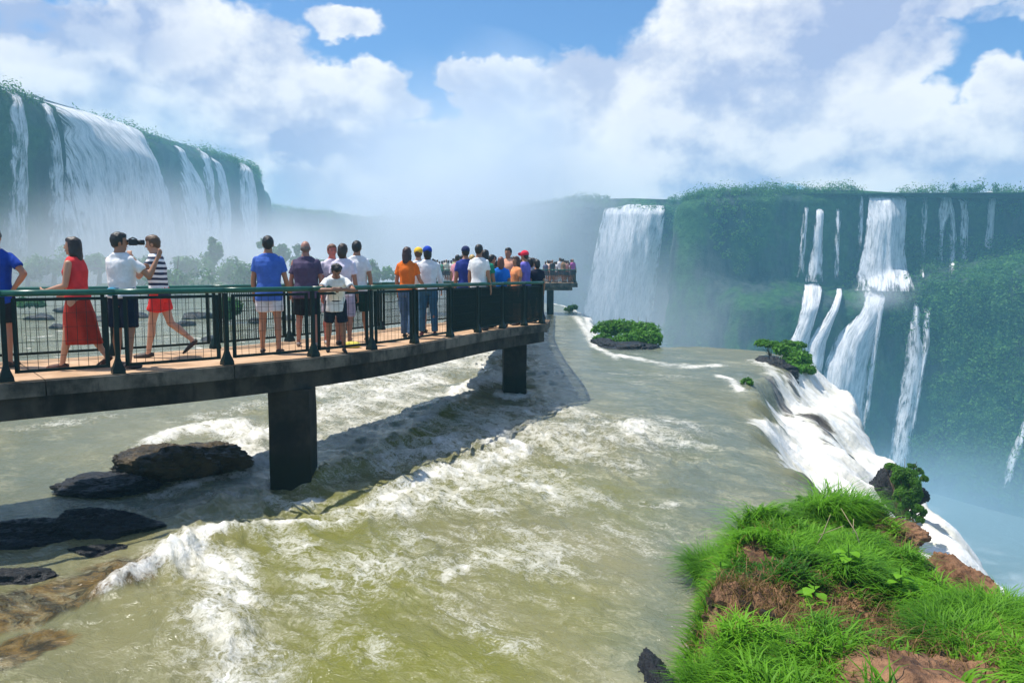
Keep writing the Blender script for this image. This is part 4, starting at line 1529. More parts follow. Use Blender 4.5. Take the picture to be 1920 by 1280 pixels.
def strip(inner, outer, z0, z1, name, m, parent=WALK):
    """solid band between two plan curves"""
    n = len(inner)
    V = np.concatenate([np.column_stack([outer, np.full(n, z1)]), np.column_stack([inner, np.full(n, z1)]),
                        np.column_stack([inner, np.full(n, z0)]), np.column_stack([outer, np.full(n, z0)])]) - np.array(ORG)
    mb = MB()
    mb.add([tuple(v) for v in V], [(k * n + i, k * n + i + 1, ((k + 1) % 4) * n + i + 1, ((k + 1) % 4) * n + i) for k in range(4) for i in range(n - 1)] + [(0, n, 2 * n, 3 * n), (n - 1, 4 * n - 1, 3 * n - 1, 2 * n - 1)])
    me = mb.mesh(name, False, True)
    return link(name, me, m, parent)


B2 = offset(EDGE, 2.55)
# deck slab cast in bays, a dark joint between them
nb = 11
cuts = np.linspace(0, len(EDGE) - 1, nb + 1).round().astype(int)
for a, b_ in zip(cuts[:-1], cuts[1:]):
    i0, i1 = a, b_ + 1
    e, f = EDGE[i0:i1].copy(), B2[i0:i1].copy()
    t = (e[-1] - e[-2]); t /= np.linalg.norm(t)
    e[-1] -= t * .012; f[-1] -= t * .012
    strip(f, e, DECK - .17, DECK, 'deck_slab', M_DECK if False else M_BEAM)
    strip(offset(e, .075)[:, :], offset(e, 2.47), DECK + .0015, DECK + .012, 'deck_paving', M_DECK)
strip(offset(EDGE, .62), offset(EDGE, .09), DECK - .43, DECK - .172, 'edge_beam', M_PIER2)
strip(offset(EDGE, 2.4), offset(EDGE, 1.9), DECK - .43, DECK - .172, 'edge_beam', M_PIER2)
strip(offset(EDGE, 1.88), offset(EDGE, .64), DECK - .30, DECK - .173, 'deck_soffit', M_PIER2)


def pier(x, y, rz, w=.62, dpt=.66, top=DECK - .43, parent=WALK, org=ORG):
    mb = MB()
    rings = []
    for i, z in enumerate(np.linspace(-.9, top - .002, 12)):
        r = []
        for sx, sy in ((-1, -1), (0, -1), (1, -1), (1, 0), (1, 1), (0, 1), (-1, 1), (-1, 0)):
            k = .94 if sx and sy else 1.0
            j = .008 * float(vnoise(sx * 3 + x, sy * 3 + y, z * 2.1))
            v = Matrix.Rotation(rz, 3, 'Z') @ Vector((sx * (w / 2 + j) * k, sy * (dpt / 2 + j) * k, 0))
            r.append(Vector((x, y, z)) + v - org)
        rings.append(r)
    mb.rings(rings)
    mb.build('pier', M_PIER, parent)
    # cap block under the beams
    cb = MB()
    cb.box(Vector((x, y, top - .11)) - org, (w + .16, dpt + .5, .2), rz)
    return cb


pier(-3.22, 11.15, R(6))
pier(.06, 19.72, R(4))
pier(-9.6, 5.9, R(40))
# the platform continues away from the corner
LK_R = [(.86, 18.62), (1.0, 20.2), (.86, 26), (.9, 36), (1.5, 48), (2.0, 57.0)]
LK_L = [(-1.75, 19.6), (-1.7, 21), (-1.45, 26), (-1.1, 36), (-.8, 48), (-.5, 57.0)]
lr, ll = resample(LK_R, 40), resample(LK_L, 40)


def rise(y): return DECK + .52 * np.clip((y - 30) / 27, 0, 1)


def link_strip(a, b_, dz0, dz1, name, m):
    n = len(a)
    rows = []
    for q, dz in ((a, dz1), (b_, dz1), (b_, dz0), (a, dz0)):
        rows.append(np.column_stack([q, rise(q[:, 1]) + dz]) - np.array(ORG))
    V = np.concatenate(rows)
    mb = MB()
    mb.add([tuple(v) for v in V], [(k * n + i, k * n + i + 1, ((k + 1) % 4) * n + i + 1, ((k + 1) % 4) * n + i) for k in range(4) for i in range(n - 1)] + [(0, n, 2 * n, 3 * n), (n - 1, 4 * n - 1, 3 * n - 1, 2 * n - 1)])
    link(name, mb.mesh(name, False, True), m, WALK)


link_strip(lr, ll, -.2, -.003, 'deck_slab', M_BEAM)
link_strip(lr + np.array((-.08, 0)), ll + np.array((.08, 0)), .0, .012, 'deck_paving', M_DECK)
link_strip(lr + np.array((-.15, .3)), lr + np.array((-.6, .3)), -.48, -.203, 'edge_beam', M_BEAM)
# wedge that joins the curved walk and the straight one
mb = MB()
w0, w1, w2, w3 = Vector((.86, 18.62, 0)), Vector((1.0, 20.2, 0)), Vector((-1.75, 19.75, 0)), Vector((*B2[-1], 0))
for z0, z1, nm, m_ in ((DECK - .168, DECK - .002, 'deck_slab', M_BEAM),):
    p = [w3, w0, w1, w2]
    mb.hexa([q + Vector((0, 0, z0)) - ORG for q in p] + [q + Vector((0, 0, z1)) - ORG for q in p])
    mb.build(nm, m_, WALK)
mb = MB()
mb.hexa([q + Vector((0, 0, DECK + .002)) - ORG for q in p] + [q + Vector((0, 0, DECK + .0105)) - ORG for q in p])
mb.build('deck_paving', M_DECK, WALK)
for (x, y) in ((-.3, 31), (-.1, 43)):
    pier(x, y, 0, top=1.42)
# haunch under the corner of the platform
mb = MB()
mb.hexa([Vector(q) - ORG for q in ((-.1, 18.5, 1.46), (.42, 18.75, 1.46), (.42, 20.0, 1.46), (-.1, 20.0, 1.46), (-.2, 18.3, 1.706), (.80, 18.72, 1.706), (.88, 20.1, 1.706), (-.2, 20.0, 1.706))])
mb.build('bracket', M_BEAM, WALK)

FAR = empty('viewing_platform', (-1.5, 59.5, 0))
tag(FAR, 'far viewing platform packed with visitors at the end of the walkway', 'platform')
FO = Vector(FAR.location)
FZ = 2.42
mb = MB(); mb.box(Vector((-1.75, 59.6, FZ - .17)) - FO, (13.3, 4.4, .33)); mb.build('deck_slab', M_BEAM, FAR, bevel=.02)
mb = MB(); mb.box(Vector((-1.75, 59.6, FZ + .006)) - FO, (13.1, 4.2, .01)); mb.build('deck_paving', M_DECK, FAR)
for x in (2.95, -2.0, -7.0):
    mb = MB(); mb.box(Vector((x, 59.4, (FZ - .34) / 2 - .5)) - FO, (.5, .9, FZ - .34 + 1.0)); mb.build('pier', M_PIER, FAR, bevel=.03)
mb = MB(); mb.box(Vector((-1.75, 58.2, FZ - .46)) - FO, (12.6, .4, .24)); mb.build('edge_beam', M_BEAM, FAR)

M_GREEN = simple('green_painted_rail', (.006, .085, .055), .32, .15, 12, .5, 0, .1)
M_POST = simple('dark_green_post', (.002, .011, .008), .45, .25, 10, .25, 0, .15)
M_WIRE = simple('dark_green_wire', (.003, .013, .010), .5, .2, 10, .25)


def railing(label, line, posts, zf, height=.99, bar_gap=.10, dense_from=None, thick=.0045, parent_label=None, dense_gap=.026, gate=0.11, slim=False):
    """posts with flared feet, framed mesh panels between them and a fat green handrail.
    line: plan curve (n,2); posts: arc positions; zf(x, y) the deck height"""
    line = np.asarray(line, float)
    sarc = np.concatenate([[0], np.cumsum(np.hypot(*np.diff(line, axis=0).T))])

    def at(s):
        x, y = np.interp(s, sarc, line[:, 0]), np.interp(s, sarc, line[:, 1])
        return Vector((float(x), float(y), float(zf(x, y))))
    root = empty('railing', at(posts[0]))
    tag(root, label, 'railing')
    o = Vector(root.location)
    # handrail, one length per bay
    for a, b_ in zip(posts[:-1], posts[1:]):
        mb = MB()
        k = max(3, int((b_ - a) / .3))
        ss = np.linspace(a, b_, k + 1)
        pts = [at(s) + Vector((0, 0, height)) - o for s in ss]
        pts[0] = pts[0].lerp(pts[1], -.02)
        mb.tube(pts, [(.040, .034)] * len(pts), 10)
        mb.build('handrail', M_GREEN, root, True)
    for i, s in enumerate(posts):
        p = at(s) - o
        t = (at(s + .05) - at(s - .05)).normalized()
        rz = math.atan2(t.y, t.x)
        mb = MB()
        w = .022 if slim else .026
        mb.box(p + Vector((0, 0, height / 2 - .01)), (w * 2, w * 1.6, height - .06), rz)
        # tapered foot
        rr = []
        for z, q in ((.001, .085), (.05, .080), (.12, .050), (.20, w)):
            rr.append([p + Matrix.Rotation(rz, 3, 'Z') @ Vector((sx * q * .85, sy * q * .75, 0)) + Vector((0, 0, z)) for sx, sy in ((-1, -1), (1, -1), (1, 1), (-1, 1))])
        mb.rings(rr)
        mb.build('post', M_POST, root)
    for a, b_ in zip(posts[:-1], posts[1:]):
        a2, b2 = a + gate, b_ - gate
        if b2 - a2 < .2: continue
        f = MB()
        z0, z1 = .10, height - .075
        ss = np.linspace(a2, b2, 5)
        for z in (z0, z1):
            for q in range(4):
                f.bar(at(ss[q]) - o + Vector((0, 0, z)), at(ss[q + 1]) - o + Vector((0, 0, z)), .022, .036)
        for s in (a2, b2):
            p = at(s) - o
            f.bar(p + Vector((0, 0, z0 - .018)), p + Vector((0, 0, z1 + .018)), .046, .024)
        frame = f.build('panel_frame', M_POST, root)
        g = MB()
        px_, _ = pxy(*[np.array([c]) for c in at((a + b_) / 2)])
        dense = dense_from is not None and (a + b_) / 2 > dense_from
        gap = dense_gap if dense else bar_gap
        n = int((b2 - a2) / gap)
        th = .012 if dense else thick
        for k in range(1, n):
            p = at(a2 + (b2 - a2) * k / n) - o
            g.bar(p + Vector((0, 0, z0 + .019)), p + Vector((0, 0, z1 - .019)), th, th)
        for z in np.linspace(z0, z1, 6)[1:-1]:
            for q in range(4):
                g.bar(at(ss[q]) - o + Vector((0, 0, z + .0004)), at(ss[q + 1]) - o + Vector((0, 0, z + .0004)), th * .8, th * .8)
        gm = g.build('wire_mesh', M_WIRE, root)
        tag(gm, kind='stuff')
    return root


zdeck = lambda x, y: DECK + .012
# front railing
fl_ = offset(EDGE, .13)
fs_ = np.concatenate([[0], np.cumsum(np.hypot(*np.diff(fl_, axis=0).T))])
fpx = 960 + FPX * fl_[:, 0] / (fl_[:, 1] * math.cos(TILT) + 1.22 * math.sin(TILT))
POSTS = [0, 1.9, 3.9, 5.8] + [float(np.interp(v, fpx[20:], fs_[20:])) for v in (12, 222, 426, 588, 697, 777, 844, 896, 942, 983, 1016)]
POSTS = sorted(s for s in POSTS if s <= fs_[-1] - .02)
_good = [POSTS[0]]
for s in POSTS[1:]:
    if s - _good[-1] > .5: _good.append(s)
POSTS = _good
railing('long green railing with flared dark posts along the near edge of the walkway', fl_, POSTS, zdeck, dense_from=float(np.interp(850, fpx[20:], fs_[20:])))
bl_ = offset(EDGE, 2.38)
bs_ = np.concatenate([[0], np.cumsum(np.hypot(*np.diff(bl_, axis=0).T))])
railing('green railing along the far edge of the walkway, behind the visitors', bl_, list(np.arange(.2, bs_[-1] - .1, 1.55)), zdeck, dense_from=bs_[-1] * .62, dense_gap=.045, slim=True)
rl_ = resample([(.74, 18.75), (.88, 20.2), (.74, 26), (.78, 36), (1.38, 48), (1.85, 57.0)], 60)
railing('green railing on the right side of the walkway leading to the far platform', rl_, list(np.arange(.0, 38.4, 2.0)), lambda x, y: rise(y) + .012, dense_from=-1, dense_gap=.022, slim=True)
ll_ = resample([(-1.6, 21.3), (-1.33, 26), (-.98, 36), (-.68, 48), (-.4, 57.0)], 60)
railing('green railing on the left side of the walkway leading to the far platform', ll_, list(np.arange(.0, 35.8, 2.0)), lambda x, y: rise(y) + .012, dense_from=-1, dense_gap=.022, slim=True)
zf_ = lambda x, y: FZ + .012
fl2 = resample([(-8.25, 61.6), (-8.3, 57.6), (4.8, 57.6), (4.8, 61.6)], 200)
fl2 = np.array([(-8.25, 61.5), (-8.25, 57.55), (4.75, 57.55), (4.75, 61.5)])
railing('distant green railing round the front of the far viewing platform', fl2, [0, 2.0, 3.95] + list(np.arange(5.9, 16.9, 1.83)) + [16.95, 19, 20.9], zf_, .95, dense_from=-1, dense_gap=.035, slim=True)


# ------------------------------------------------------------------ people
_cm = {}


def cloth(c, rough=.85):
    k = ('c', c)
    if k not in _cm:
        m, T, b = mat('cloth')
        co = coords(T)
        n = T.noise(co, 7, 5, .6)
        T.put(b.inputs['Base Color'], T.mix(T.mapr(n, .3, .7), tuple(x * .82 for x in c), tuple(min(.9, x * 1.12) for x in c)))
        b.inputs['Roughness'].default_value = rough
        b.inputs['Specular IOR Level'].default_value = .2
        bump(T, b, T.noise(T.mapping(co, scale=(1, 1, .5)), 14, 4, .6), .5, .02)
        _cm[k] = m
    return _cm[k]


def skin_mat(c):
    k = ('s', c)
    if k not in _cm:
        m, T, b = mat('skin')
        n = T.noise(coords(T), 9, 4, .5)
        T.put(b.inputs['Base Color'], T.mix(n, tuple(x * .85 for x in c), tuple(min(1, x * 1.1) for x in c)))
        b.inputs['Roughness'].default_value = .55
        b.inputs['Subsurface Weight'].default_value = .0
        _cm[k] = m
    return _cm[k]


def hair_mat(c):
    k = ('h', c)
    if k not in _cm:
        m, T, b = mat('hair')
        n = T.noise(T.mapping(coords(T), scale=(3, 3, .6)), 22, 4, .6)
        T.put(b.inputs['Base Color'], T.mix(n, tuple(x * .5 for x in c), tuple(min(1, x * 1.4) for x in c)))
        b.inputs['Roughness'].default_value = .45
        bump(T, b, n, .6, .01)
        _cm[k] = m
    return _cm[k]


def striped():
    if 'stripe' not in _cm:
        m, T, b = mat('striped_jersey')
        co = coords(T)
        z = T.sep(co)[2]
        x = T.sep(co)[0]
        zz = T.math('ADD', z, T.math('MULTIPLY', T.noise(co, 5, 2, .5), .02))
        w = T.math('SINE', T.math('MULTIPLY', zz, 2 * math.pi / .075))
        T.put(b.inputs['Base Color'], T.mix(T.mapr(w, -.15, .15), (.80, .80, .82), (.015, .022, .06)))
        b.inputs['Roughness'].default_value = .85
        _cm['stripe'] = m
    return _cm['stripe']


SKIN = (.50, .27, .17)
TAN = (.36, .17, .095)
DARKSKIN = (.20, .095, .055)
BLACKHAIR = (.010, .009, .009)
BROWNHAIR = (.055, .028, .014)
GREYHAIR = (.16, .12, .10)
M_EYE = simple('eye_dark', (.02, .015, .012), .3)
M_LIP = simple('lip_colour', (.28, .07, .06), .5)


def unit(v):
    v = Vector(v)
    return v.normalized()


def person(label, loc, face, H=1.72, build=1.0, lean=0, legs=((4, 4, 3), (-2, 3, 3)), arms=None, head=(0, 0), skin=SKIN,
           hair=('short', BLACKHAIR), shirt=((.8, .8, .8), .45, .83), bottom=('shorts', (.03, .035, .06), .62), shoes=(.03, .03, .03),
           hat=None, vox=.013, group='visitors on the walkway', female=False, root_name='person', twist=0, sq=None):
    """one figure. face: heading in degrees, 0 looks away from the camera (+y), 90 looks left.
    legs: (forward swing, knee bend, outward) for left and right; arms: ((upper dir), (fore dir)) left and right in body axes
    (x right, y forward, z up); shirt: (colour, sleeve fraction, hem height); bottom: (kind, colour, reach down the leg)"""
    s = H / 1.72
    root = empty(root_name, (loc[0], loc[1], loc[2]), R(face))
    tag(root, label, 'person', group)
    if arms is None:
        arms = (((-.16, .0, -1), (-.08, .22, -1)), ((.16, .0, -1), (.08, .22, -1)))
    Rl = Matrix.Rotation(-R(lean), 3, 'X')
    Rt = Matrix.Rotation(R(twist), 3, 'Z')
    piv = Vector((0, 0, .92))

    def up(v):      # torso frame
        return Rt @ (Rl @ (Vector(v) - piv)) + piv
    wd = build
    tor = [(.79, .105, .085, 0), (.85, .155, .112, -.006), (.93, .168 if not female else .175, .122, -.008), (1.04, .138 if not female else .118, .100, 0),
           (1.16, .150 if not female else .130, .106, .002), (1.28, .165 if not female else .148, .118 + (.012 if female else 0), .006), (1.36, .168 if not female else .150, .100, 0),
           (1.41, .150, .076, -.004), (1.445, .112, .068, -.004), (1.475, .066, .060, -.004), (1.53, .055, .058, .006)]

    def ring(z, rx, ry, yo, g=0.0, n=18, lo=None):
        r = []
        for k in range(n):
            a = 2 * math.pi * k / n
            cx, sx = math.cos(a), math.sin(a)
            v = Vector(((rx * (wd if z < 1.4 else 1) + g) * math.copysign(abs(cx) ** .85, cx), yo + (ry * (wd if z < 1.4 else 1) + g) * math.copysign(abs(sx) ** .85, sx), z))
            r.append(up(v) if z > .9 else v)
        return r
    # limbs
    sh = [up((sx * .166 * wd ** .5, 0, 1.378)) for sx in (-1, 1)]
    ua, fa, hl = .285, .25, .175
    el, wr, hd = [], [], []
    for i in (0, 1):
        d1, d2 = Rt @ unit(arms[i][0]), Rt @ unit(arms[i][1])
        el.append(sh[i] + d1 * ua); wr.append(el[i] + d2 * fa); hd.append(d2)
    hip, kn, an, toe, sd = [], [], [], [], []
    for i, sx in ((0, -1), (1, 1)):
        f, k, o_ = legs[i]
        h = Vector((sx * .088, 0, .88))
        ox = math.sin(R(o_)) * sx
        d1 = Vector((ox, math.sin(R(f)), -math.cos(R(f)))).normalized()
        d2 = Vector((ox * .6, math.sin(R(f - k)), -math.cos(R(f - k)))).normalized()
        q = h + d1 * .415
        hip.append(h); kn.append(q); an.append(q + d2 * .385)
        fwd = Vector((sx * .12, 1, 0)).normalized()
        pitch = max(0, (k - f) - 10)
        toe.append(Matrix.Rotation(-R(min(pitch, 60)), 3, 'X') @ fwd)
    dz = .085 - min(an[0].z, an[1].z)
    lift = Vector((0, 0, dz))
    # everything below is built with the pelvis shifted by dz
    b = MB()
    b.rings([[p + lift for p in ring(*t)] for t in tor])
    fing = vox < .016
    for i, sx in ((0, -1), (1, 1)):
        S, E, W = sh[i] + lift, el[i] + lift, wr[i] + lift
        b.ball(S, (.050, .050, .050), 10, 7)
        b.tube([S, S.lerp(E, .35), S.lerp(E, .8), E], [.050 * wd ** .5, .049 * wd ** .5, .040, .038], 10)
        b.ball(E, .039, 8, 6)
        b.tube([E, E.lerp(W, .3), E.lerp(W, .8), W, W + hd[i] * .02], [.038, .040, .029, .025, .026], 10)
        # hand: palm and five fingers curled a little towards the body
        d = hd[i]
        side = Rt @ Vector((-sx, 0, 0))
        n_ = (side - d * side.dot(d))
        n_ = n_.normalized() if n_.length > .2 else Vector((0, 0, -1))
        t_ = d.cross(n_).normalized()
        if t_.y < 0 or (abs(t_.y) < .1 and t_.z < 0): t_ = -t_
        pc = W + d * .055
        M3 = Matrix((t_, n_, d)).transposed()
        b.ball(pc, (.040, .016, .052), 10, 7, M3)
        if fing:
            for j, (off, ln) in enumerate(((.030, .068), (.010, .076), (-.010, .070), (-.029, .054))):
                p0 = W + d * .085 + t_ * off
                p1 = p0 + d * ln * .5 + t_ * off * .12 + n_ * .006
                p2 = p1 + (d * .75 + n_ * .65).normalized() * ln * .32
                p3 = p2 + (d * .35 + n_ * .9).normalized() * ln * .25
                b.tube([p0, p1, p2, p3], [.0105, .0100, .0092, .0080], 6)
            q0 = W + d * .03 + t_ * .028
            q1 = q0 + (t_ * .8 + d * .6 + n_ * .3).normalized() * .040
            q2 = q1 + (d * .95 + n_ * .35 + t_ * .15).normalized() * .032
            b.tube([q0, q1, q2], [.0125, .0112, .009], 6)
        else:
            b.ball(W + d * .115 + n_ * .012, (.036, .014, .045), 8, 6, M3)
        h, k, a = hip[i] + lift, kn[i] + lift, an[i] + lift
        b.tube([h + Vector((0, 0, .03)), h.lerp(k, .3), h.lerp(k, .75), k], [.088 * wd ** .5, .080 * wd ** .5, .058, .053], 12)
        b.ball(k, .053, 10, 7)
        sh_d = (a - k).normalized()
        back = Vector((0, -.012, 0))
        b.tube([k, k.lerp(a, .3) + back, k.lerp(a, .72), a], [.051, .054, .038, .034], 10)
        t = toe[i]
        dn = Vector((0, 0, -1))
        heel = a + dn * .045 - t * .035
        b.tube([a - dn * .0, a + dn * .03 + t * .01, heel + t * .03], [.034, .036, .034], 8)
        b.tube([heel, a + dn * .055 + t * .07, a + dn * .066 + t * .155], [(.030, .030), (.038, .026), (.034, .016)], 8)
    # head
    hc = up((0, .012, 1.605)) + lift
    Rh = Rt @ Rl @ Matrix.Rotation(R(head[0]), 3, 'Z') @ Matrix.Rotation(-R(head[1]), 3, 'X')
    if abs(lean) > 25:
        Rh = Rt @ Matrix.Rotation(-R(lean * .8), 3, 'X') @ Matrix.Rotation(R(head[0]), 3, 'Z') @ Matrix.Rotation(-R(head[1]), 3, 'X')
    hp = lambda v: hc + Rh @ Vector(v)
    b.ball(hp((0, -.008, .018)), (.074, .092, .098), 14, 10, Rh)
    b.ball(hp((0, .026, -.040)), (.056, .060, .066), 12, 8, Rh)
    b.ball(hp((0, .060, -.088)), (.026, .022, .022), 8, 6, Rh)
    nk = up((0, -.004, 1.47)) + lift
    b.tube([nk, hp((0, -.015, -.05))], [.056, .052], 10)
    b.tube([hp((0, .082, .012)), hp((0, .106, -.026))], [.010, .014], 6)
    for sx in (-1, 1):
        b.ball(hp((sx * .076, -.006, -.008)), (.010, .018, .030), 8, 6, Rh)
    sc_ = Matrix.Scale(s, 4)
    me = bake(b.mesh('body'), vox, 2 if vox < .02 else 1, 'body')
    me.transform(sc_)
    body = link('body', me, skin_mat(skin), root)
    if vox < .02:
        for sx in (-1, 1):
            e = MB(); e.ball(hp((sx * .030, .083, .012)) * s, (.011, .006, .007), 8, 5, Rh); e.build('eye', M_EYE, root, True)
        e = MB(); e.ball(hp((0, .088, -.058)) * s, (.022, .006, .006), 8, 5, Rh); e.build('mouth', M_LIP, root, True)

    def make(mbx, name, m, v=vox, sm=2, par=root):
        me = bake(mbx.mesh(name), v, sm, name)
        me.transform(sc_)
        # small creases
        n = len(me.vertices)
        if n and vox < .02:
            co = np.empty(n * 3, np.float32); me.vertices.foreach_get('co', co); co = co.reshape(-1, 3)
            nn = np.empty(n * 3, np.float32); me.vertices.foreach_get('normal', nn); nn = nn.reshape(-1, 3)
            co += nn * (fbm(co[:, 0] * 9 + len(label), co[:, 1] * 9, co[:, 2] * 5, 3, ridged=True)[:, None] * .011)
            me.vertices.foreach_set('co', co.ravel())
        me.update()
        return link(name, me, m, par)
    # bottoms first, so the shirt hangs over them
    kind, bc, reach = bottom
    bm_ = cloth(bc)
    if kind in ('shorts', 'pants'):
        q = MB()
        q.rings([[p + lift for p in ring(z, rx, ry, yo, .014)] for z, rx, ry, yo in ((.80, .13, .10, 0), (.86, .158, .115, -.006), (.93, .170, .124, -.008), (1.02, .148, .108, 0))])
        for i in (0, 1):
            h, k, a = hip[i] + lift, kn[i] + lift, an[i] + lift
            if kind == 'shorts':
                e_ = h.lerp(k, reach)
                q.tube([h + Vector((0, 0, .04)), h.lerp(k, reach * .5), e_], [.104 * wd ** .5, .102 * wd ** .5, .098 * wd ** .5], 14)
            else:
                q.tube([h + Vector((0, 0, .04)), h.lerp(k, .5), k, k.lerp(a, .5), a + Vector((0, 0, .0))], [.102 * wd ** .5, .088, .070, .064, .060], 12)
        make(q, 'shorts' if kind == 'shorts' else 'trousers', bm_)
    elif kind == 'skirt':
        q = MB()
        rr = []
        zs = np.linspace(1.04, reach, 12)
        for z in zs:
            t = (1.04 - z) / (1.04 - reach)
            swing = Vector((0, -.05 * t * t, 0))
            r = []
            for k in range(40):
                a = 2 * math.pi * k / 40
                fold = 1 + .085 * t * math.sin(a * 7 + 1.3) + .05 * t * math.sin(a * 3)
                rx = (.128 + .055 * min(1, t * 2.2) + .020 * t) * fold
                ry = (.106 + .045 * min(1, t * 2.2) + .075 * t) * fold
                r.append(Vector((rx * math.cos(a), ry * math.sin(a), z)) + swing + lift)
            rr.append([v * s for v in r])
        q.rings(rr)
        q.build('skirt', bm_, root, True)
    if shirt:
        c, sl, hem = shirt[:3]
        q = MB()
        g = .020
        rows = [(hem, .172, .125, -.004), (max(hem + .03, .90), .172, .126, -.006)] + [(z, rx, ry, yo) for z, rx, ry, yo in tor if z > max(.95, hem + .05) and z < 1.46]
        rows.append((1.468, .074, .066, -.004))
        q.rings([[p + lift for p in ring(z, rx, ry, yo, g if z < 1.4 else .012, 20)] for z, rx, ry, yo in rows])
        for i in (0, 1):
            S, E, W = sh[i] + lift, el[i] + lift, wr[i] + lift
            if sl <= 0:
                continue
            q.ball(S, (.050, .056, .050), 12, 8)
            if sl <= .6:
                e_ = S.lerp(E, sl / .5 * .62)
                q.tube([S, S.lerp(e_, .5), e_], [.050, .057, .062], 12)
            else:
                q.tube([S, S.lerp(E, .6), E], [.066, .058, .052], 12)
                q.ball(E, .053, 10, 6)
                q.tube([E, E.lerp(W, .6), W], [.052, .046, .038], 12)
        mm = shirt[3] if len(shirt) > 3 else cloth(c)
        make(q, 'shirt', mm)
    for i in (0, 1):
        if shoes is None: break
        a, t = an[i] + lift, toe[i]
        dn = Vector((0, 0, -1))
        q = MB()
        q.tube([(a + dn * .040 - t * .065) * s, (a + dn * .042 - t * .02) * s, (a + dn * .052 + t * .07) * s, (a + dn * .062 + t * .155) * s, (a + dn * .066 + t * .195) * s],
               [(.026 * s, .026 * s), (.038 * s, .036 * s), (.044 * s, .030 * s), (.040 * s, .022 * s), (.022 * s, .014 * s)], 10)
        q.build('shoe', cloth(shoes, .5), root, True)
    # hair
    style, hcol = hair
    hm = hair_mat(hcol)
    q = MB()
    if style != 'bald' and not (hat and style == 'none'):
        q.ball(hp((0, -.016, .030)), (.085, .100, .102), 16, 12, Rh)
        q.ball(hp((0, .020, .078)), (.066, .062, .048), 10, 8, Rh)
        if style in ('long', 'bob'):
            q.ball(hp((0, -.060, -.030)), (.082, .060, .11), 12, 8, Rh)
            if style == 'long':
                q.ball(hp((0, -.078, -.115)), (.074, .046, .10), 12, 8, Rh)
                for sx in (-1, 1):
                    q.ball(hp((sx * .066, -.022, -.06)), (.028, .046, .09), 10, 7, Rh)
        else:
            q.ball(hp((0, -.052, -.022)), (.068, .050, .060), 10, 8, Rh)
        if style == 'curly':
            for _ in range(16):
                v = Vector(rng.normal(size=3)); v.normalize(); v.y = -abs(v.y) * .8; v.z = abs(v.z)
                q.ball(hp(Vector((0, -.012, .04)) + v * .085), .030, 7, 5)
        me = bake(q.mesh('hair'), min(vox, .012) if vox < .02 else vox, 1, 'hair')
        # carve the face free: pull hair vertices in front of the face behind the skin
        inv = Rh.inverted()
        for v in me.vertices:
            l = inv @ (v.co - hc)
            if l.y > .030 and l.z < .055:
                l.y = .030 - (l.y - .03) * .3
                l.x *= .8
                v.co = hc + Rh @ l
            elif vox < .02:
                v.co += v.normal * float(mnoise.noise(v.co * 38)) * .006
        me.transform(sc_)
        link('hair', me, hm, root)
    elif style == 'bald':
        q.ball(hp((0, -.045, -.008)), (.079, .062, .062), 12, 8, Rh)
        me = bake(q.mesh('hair'), vox, 1, 'hair'); me.transform(sc_)
        link('hair', me, hm, root)
    if hat:
        q = MB()
        q.ball(hp((0, -.010, .050)), (.092, .106, .090), 16, 10, Rh)
        q.tube([hp((0, .070, .045)), hp((0, .13, .040)), hp((0, .165, .030))], [(.070, .008), (.062, .007), (.030, .006)] if False else [(.008, .060), (.008, .056), (.006, .034)], 10)
        me = q.mesh('cap', True); me.transform(sc_)
        link('cap', me, cloth(hat), root)
    info = dict(wr=[w_ + lift for w_ in wr], hd=hd, hc=hc, s=s, pel=piv + lift, Rh=Rh, an=[a_ + lift for a_ in an])
    return root, info


def world_of(root, v, s=1.0):
    return Vector(root.location) + Matrix.Rotation(root.rotation_euler.z, 3, 'Z') @ (Vector(v) * s)


DZ = DECK + .012


def at_px(px, py, dx=0, dy=0):
    p = P(px, py, DZ)
    return (p.x + dx, p.y + dy, DZ)


HANG = ((-.14, .02, -1), (-.06, .25, -1)), ((.14, .02, -1), (.06, .25, -1))
WHITE = (.80, .79, .80)

person('man in a royal blue T-shirt and black shorts at the left edge, hand on hip', at_px(2, 688), 8, 1.78,
       arms=(((-.3, 0, -1), (.2, .3, -1)), ((.62, -.15, -.72), (-.55, .1, -.72))), legs=((3, 4, 5), (-4, 4, 5)), skin=TAN, shirt=((.010, .050, .34), .5, .80), bottom=('shorts', (.012, .012, .014), .8), shoes=(.05, .04, .03))
r_, i_ = person('woman in a coral red sleeveless top and long red skirt walking left', at_px(152, 690), 92, 1.68, .93, 2,
       legs=((15, 4, 1), (-10, 26, 1)), arms=(((-.16, .10, -1), (-.02, .95, -.25)), ((.16, -.05, -1), (.0, .9, -.4))), head=(6, -3), skin=(.50, .25, .15),
       hair=('long', (.020, .011, .008)), shirt=((.62, .040, .045), 0, .93), bottom=('skirt', (.36, .030, .016), .34), shoes=(.08, .03, .02), female=True)
w = world_of(r_, i_['wr'][0] + i_['hd'][0] * .10, i_['s'])
mb = MB()
mb.hexa([Vector(q) for q in ((-.10, -.05, -.02), (.03, -.05, .0), (.03, .06, .01), (-.10, .06, -.01), (-.10, -.05, .0), (.03, -.05, .018), (.03, .06, .028), (-.10, .06, .008))])
o = mb.build('leaflet', cloth((.78, .80, .80)), None, loc=w)
tag(o, 'folded white paper held in front by the woman in red', 'leaflet')

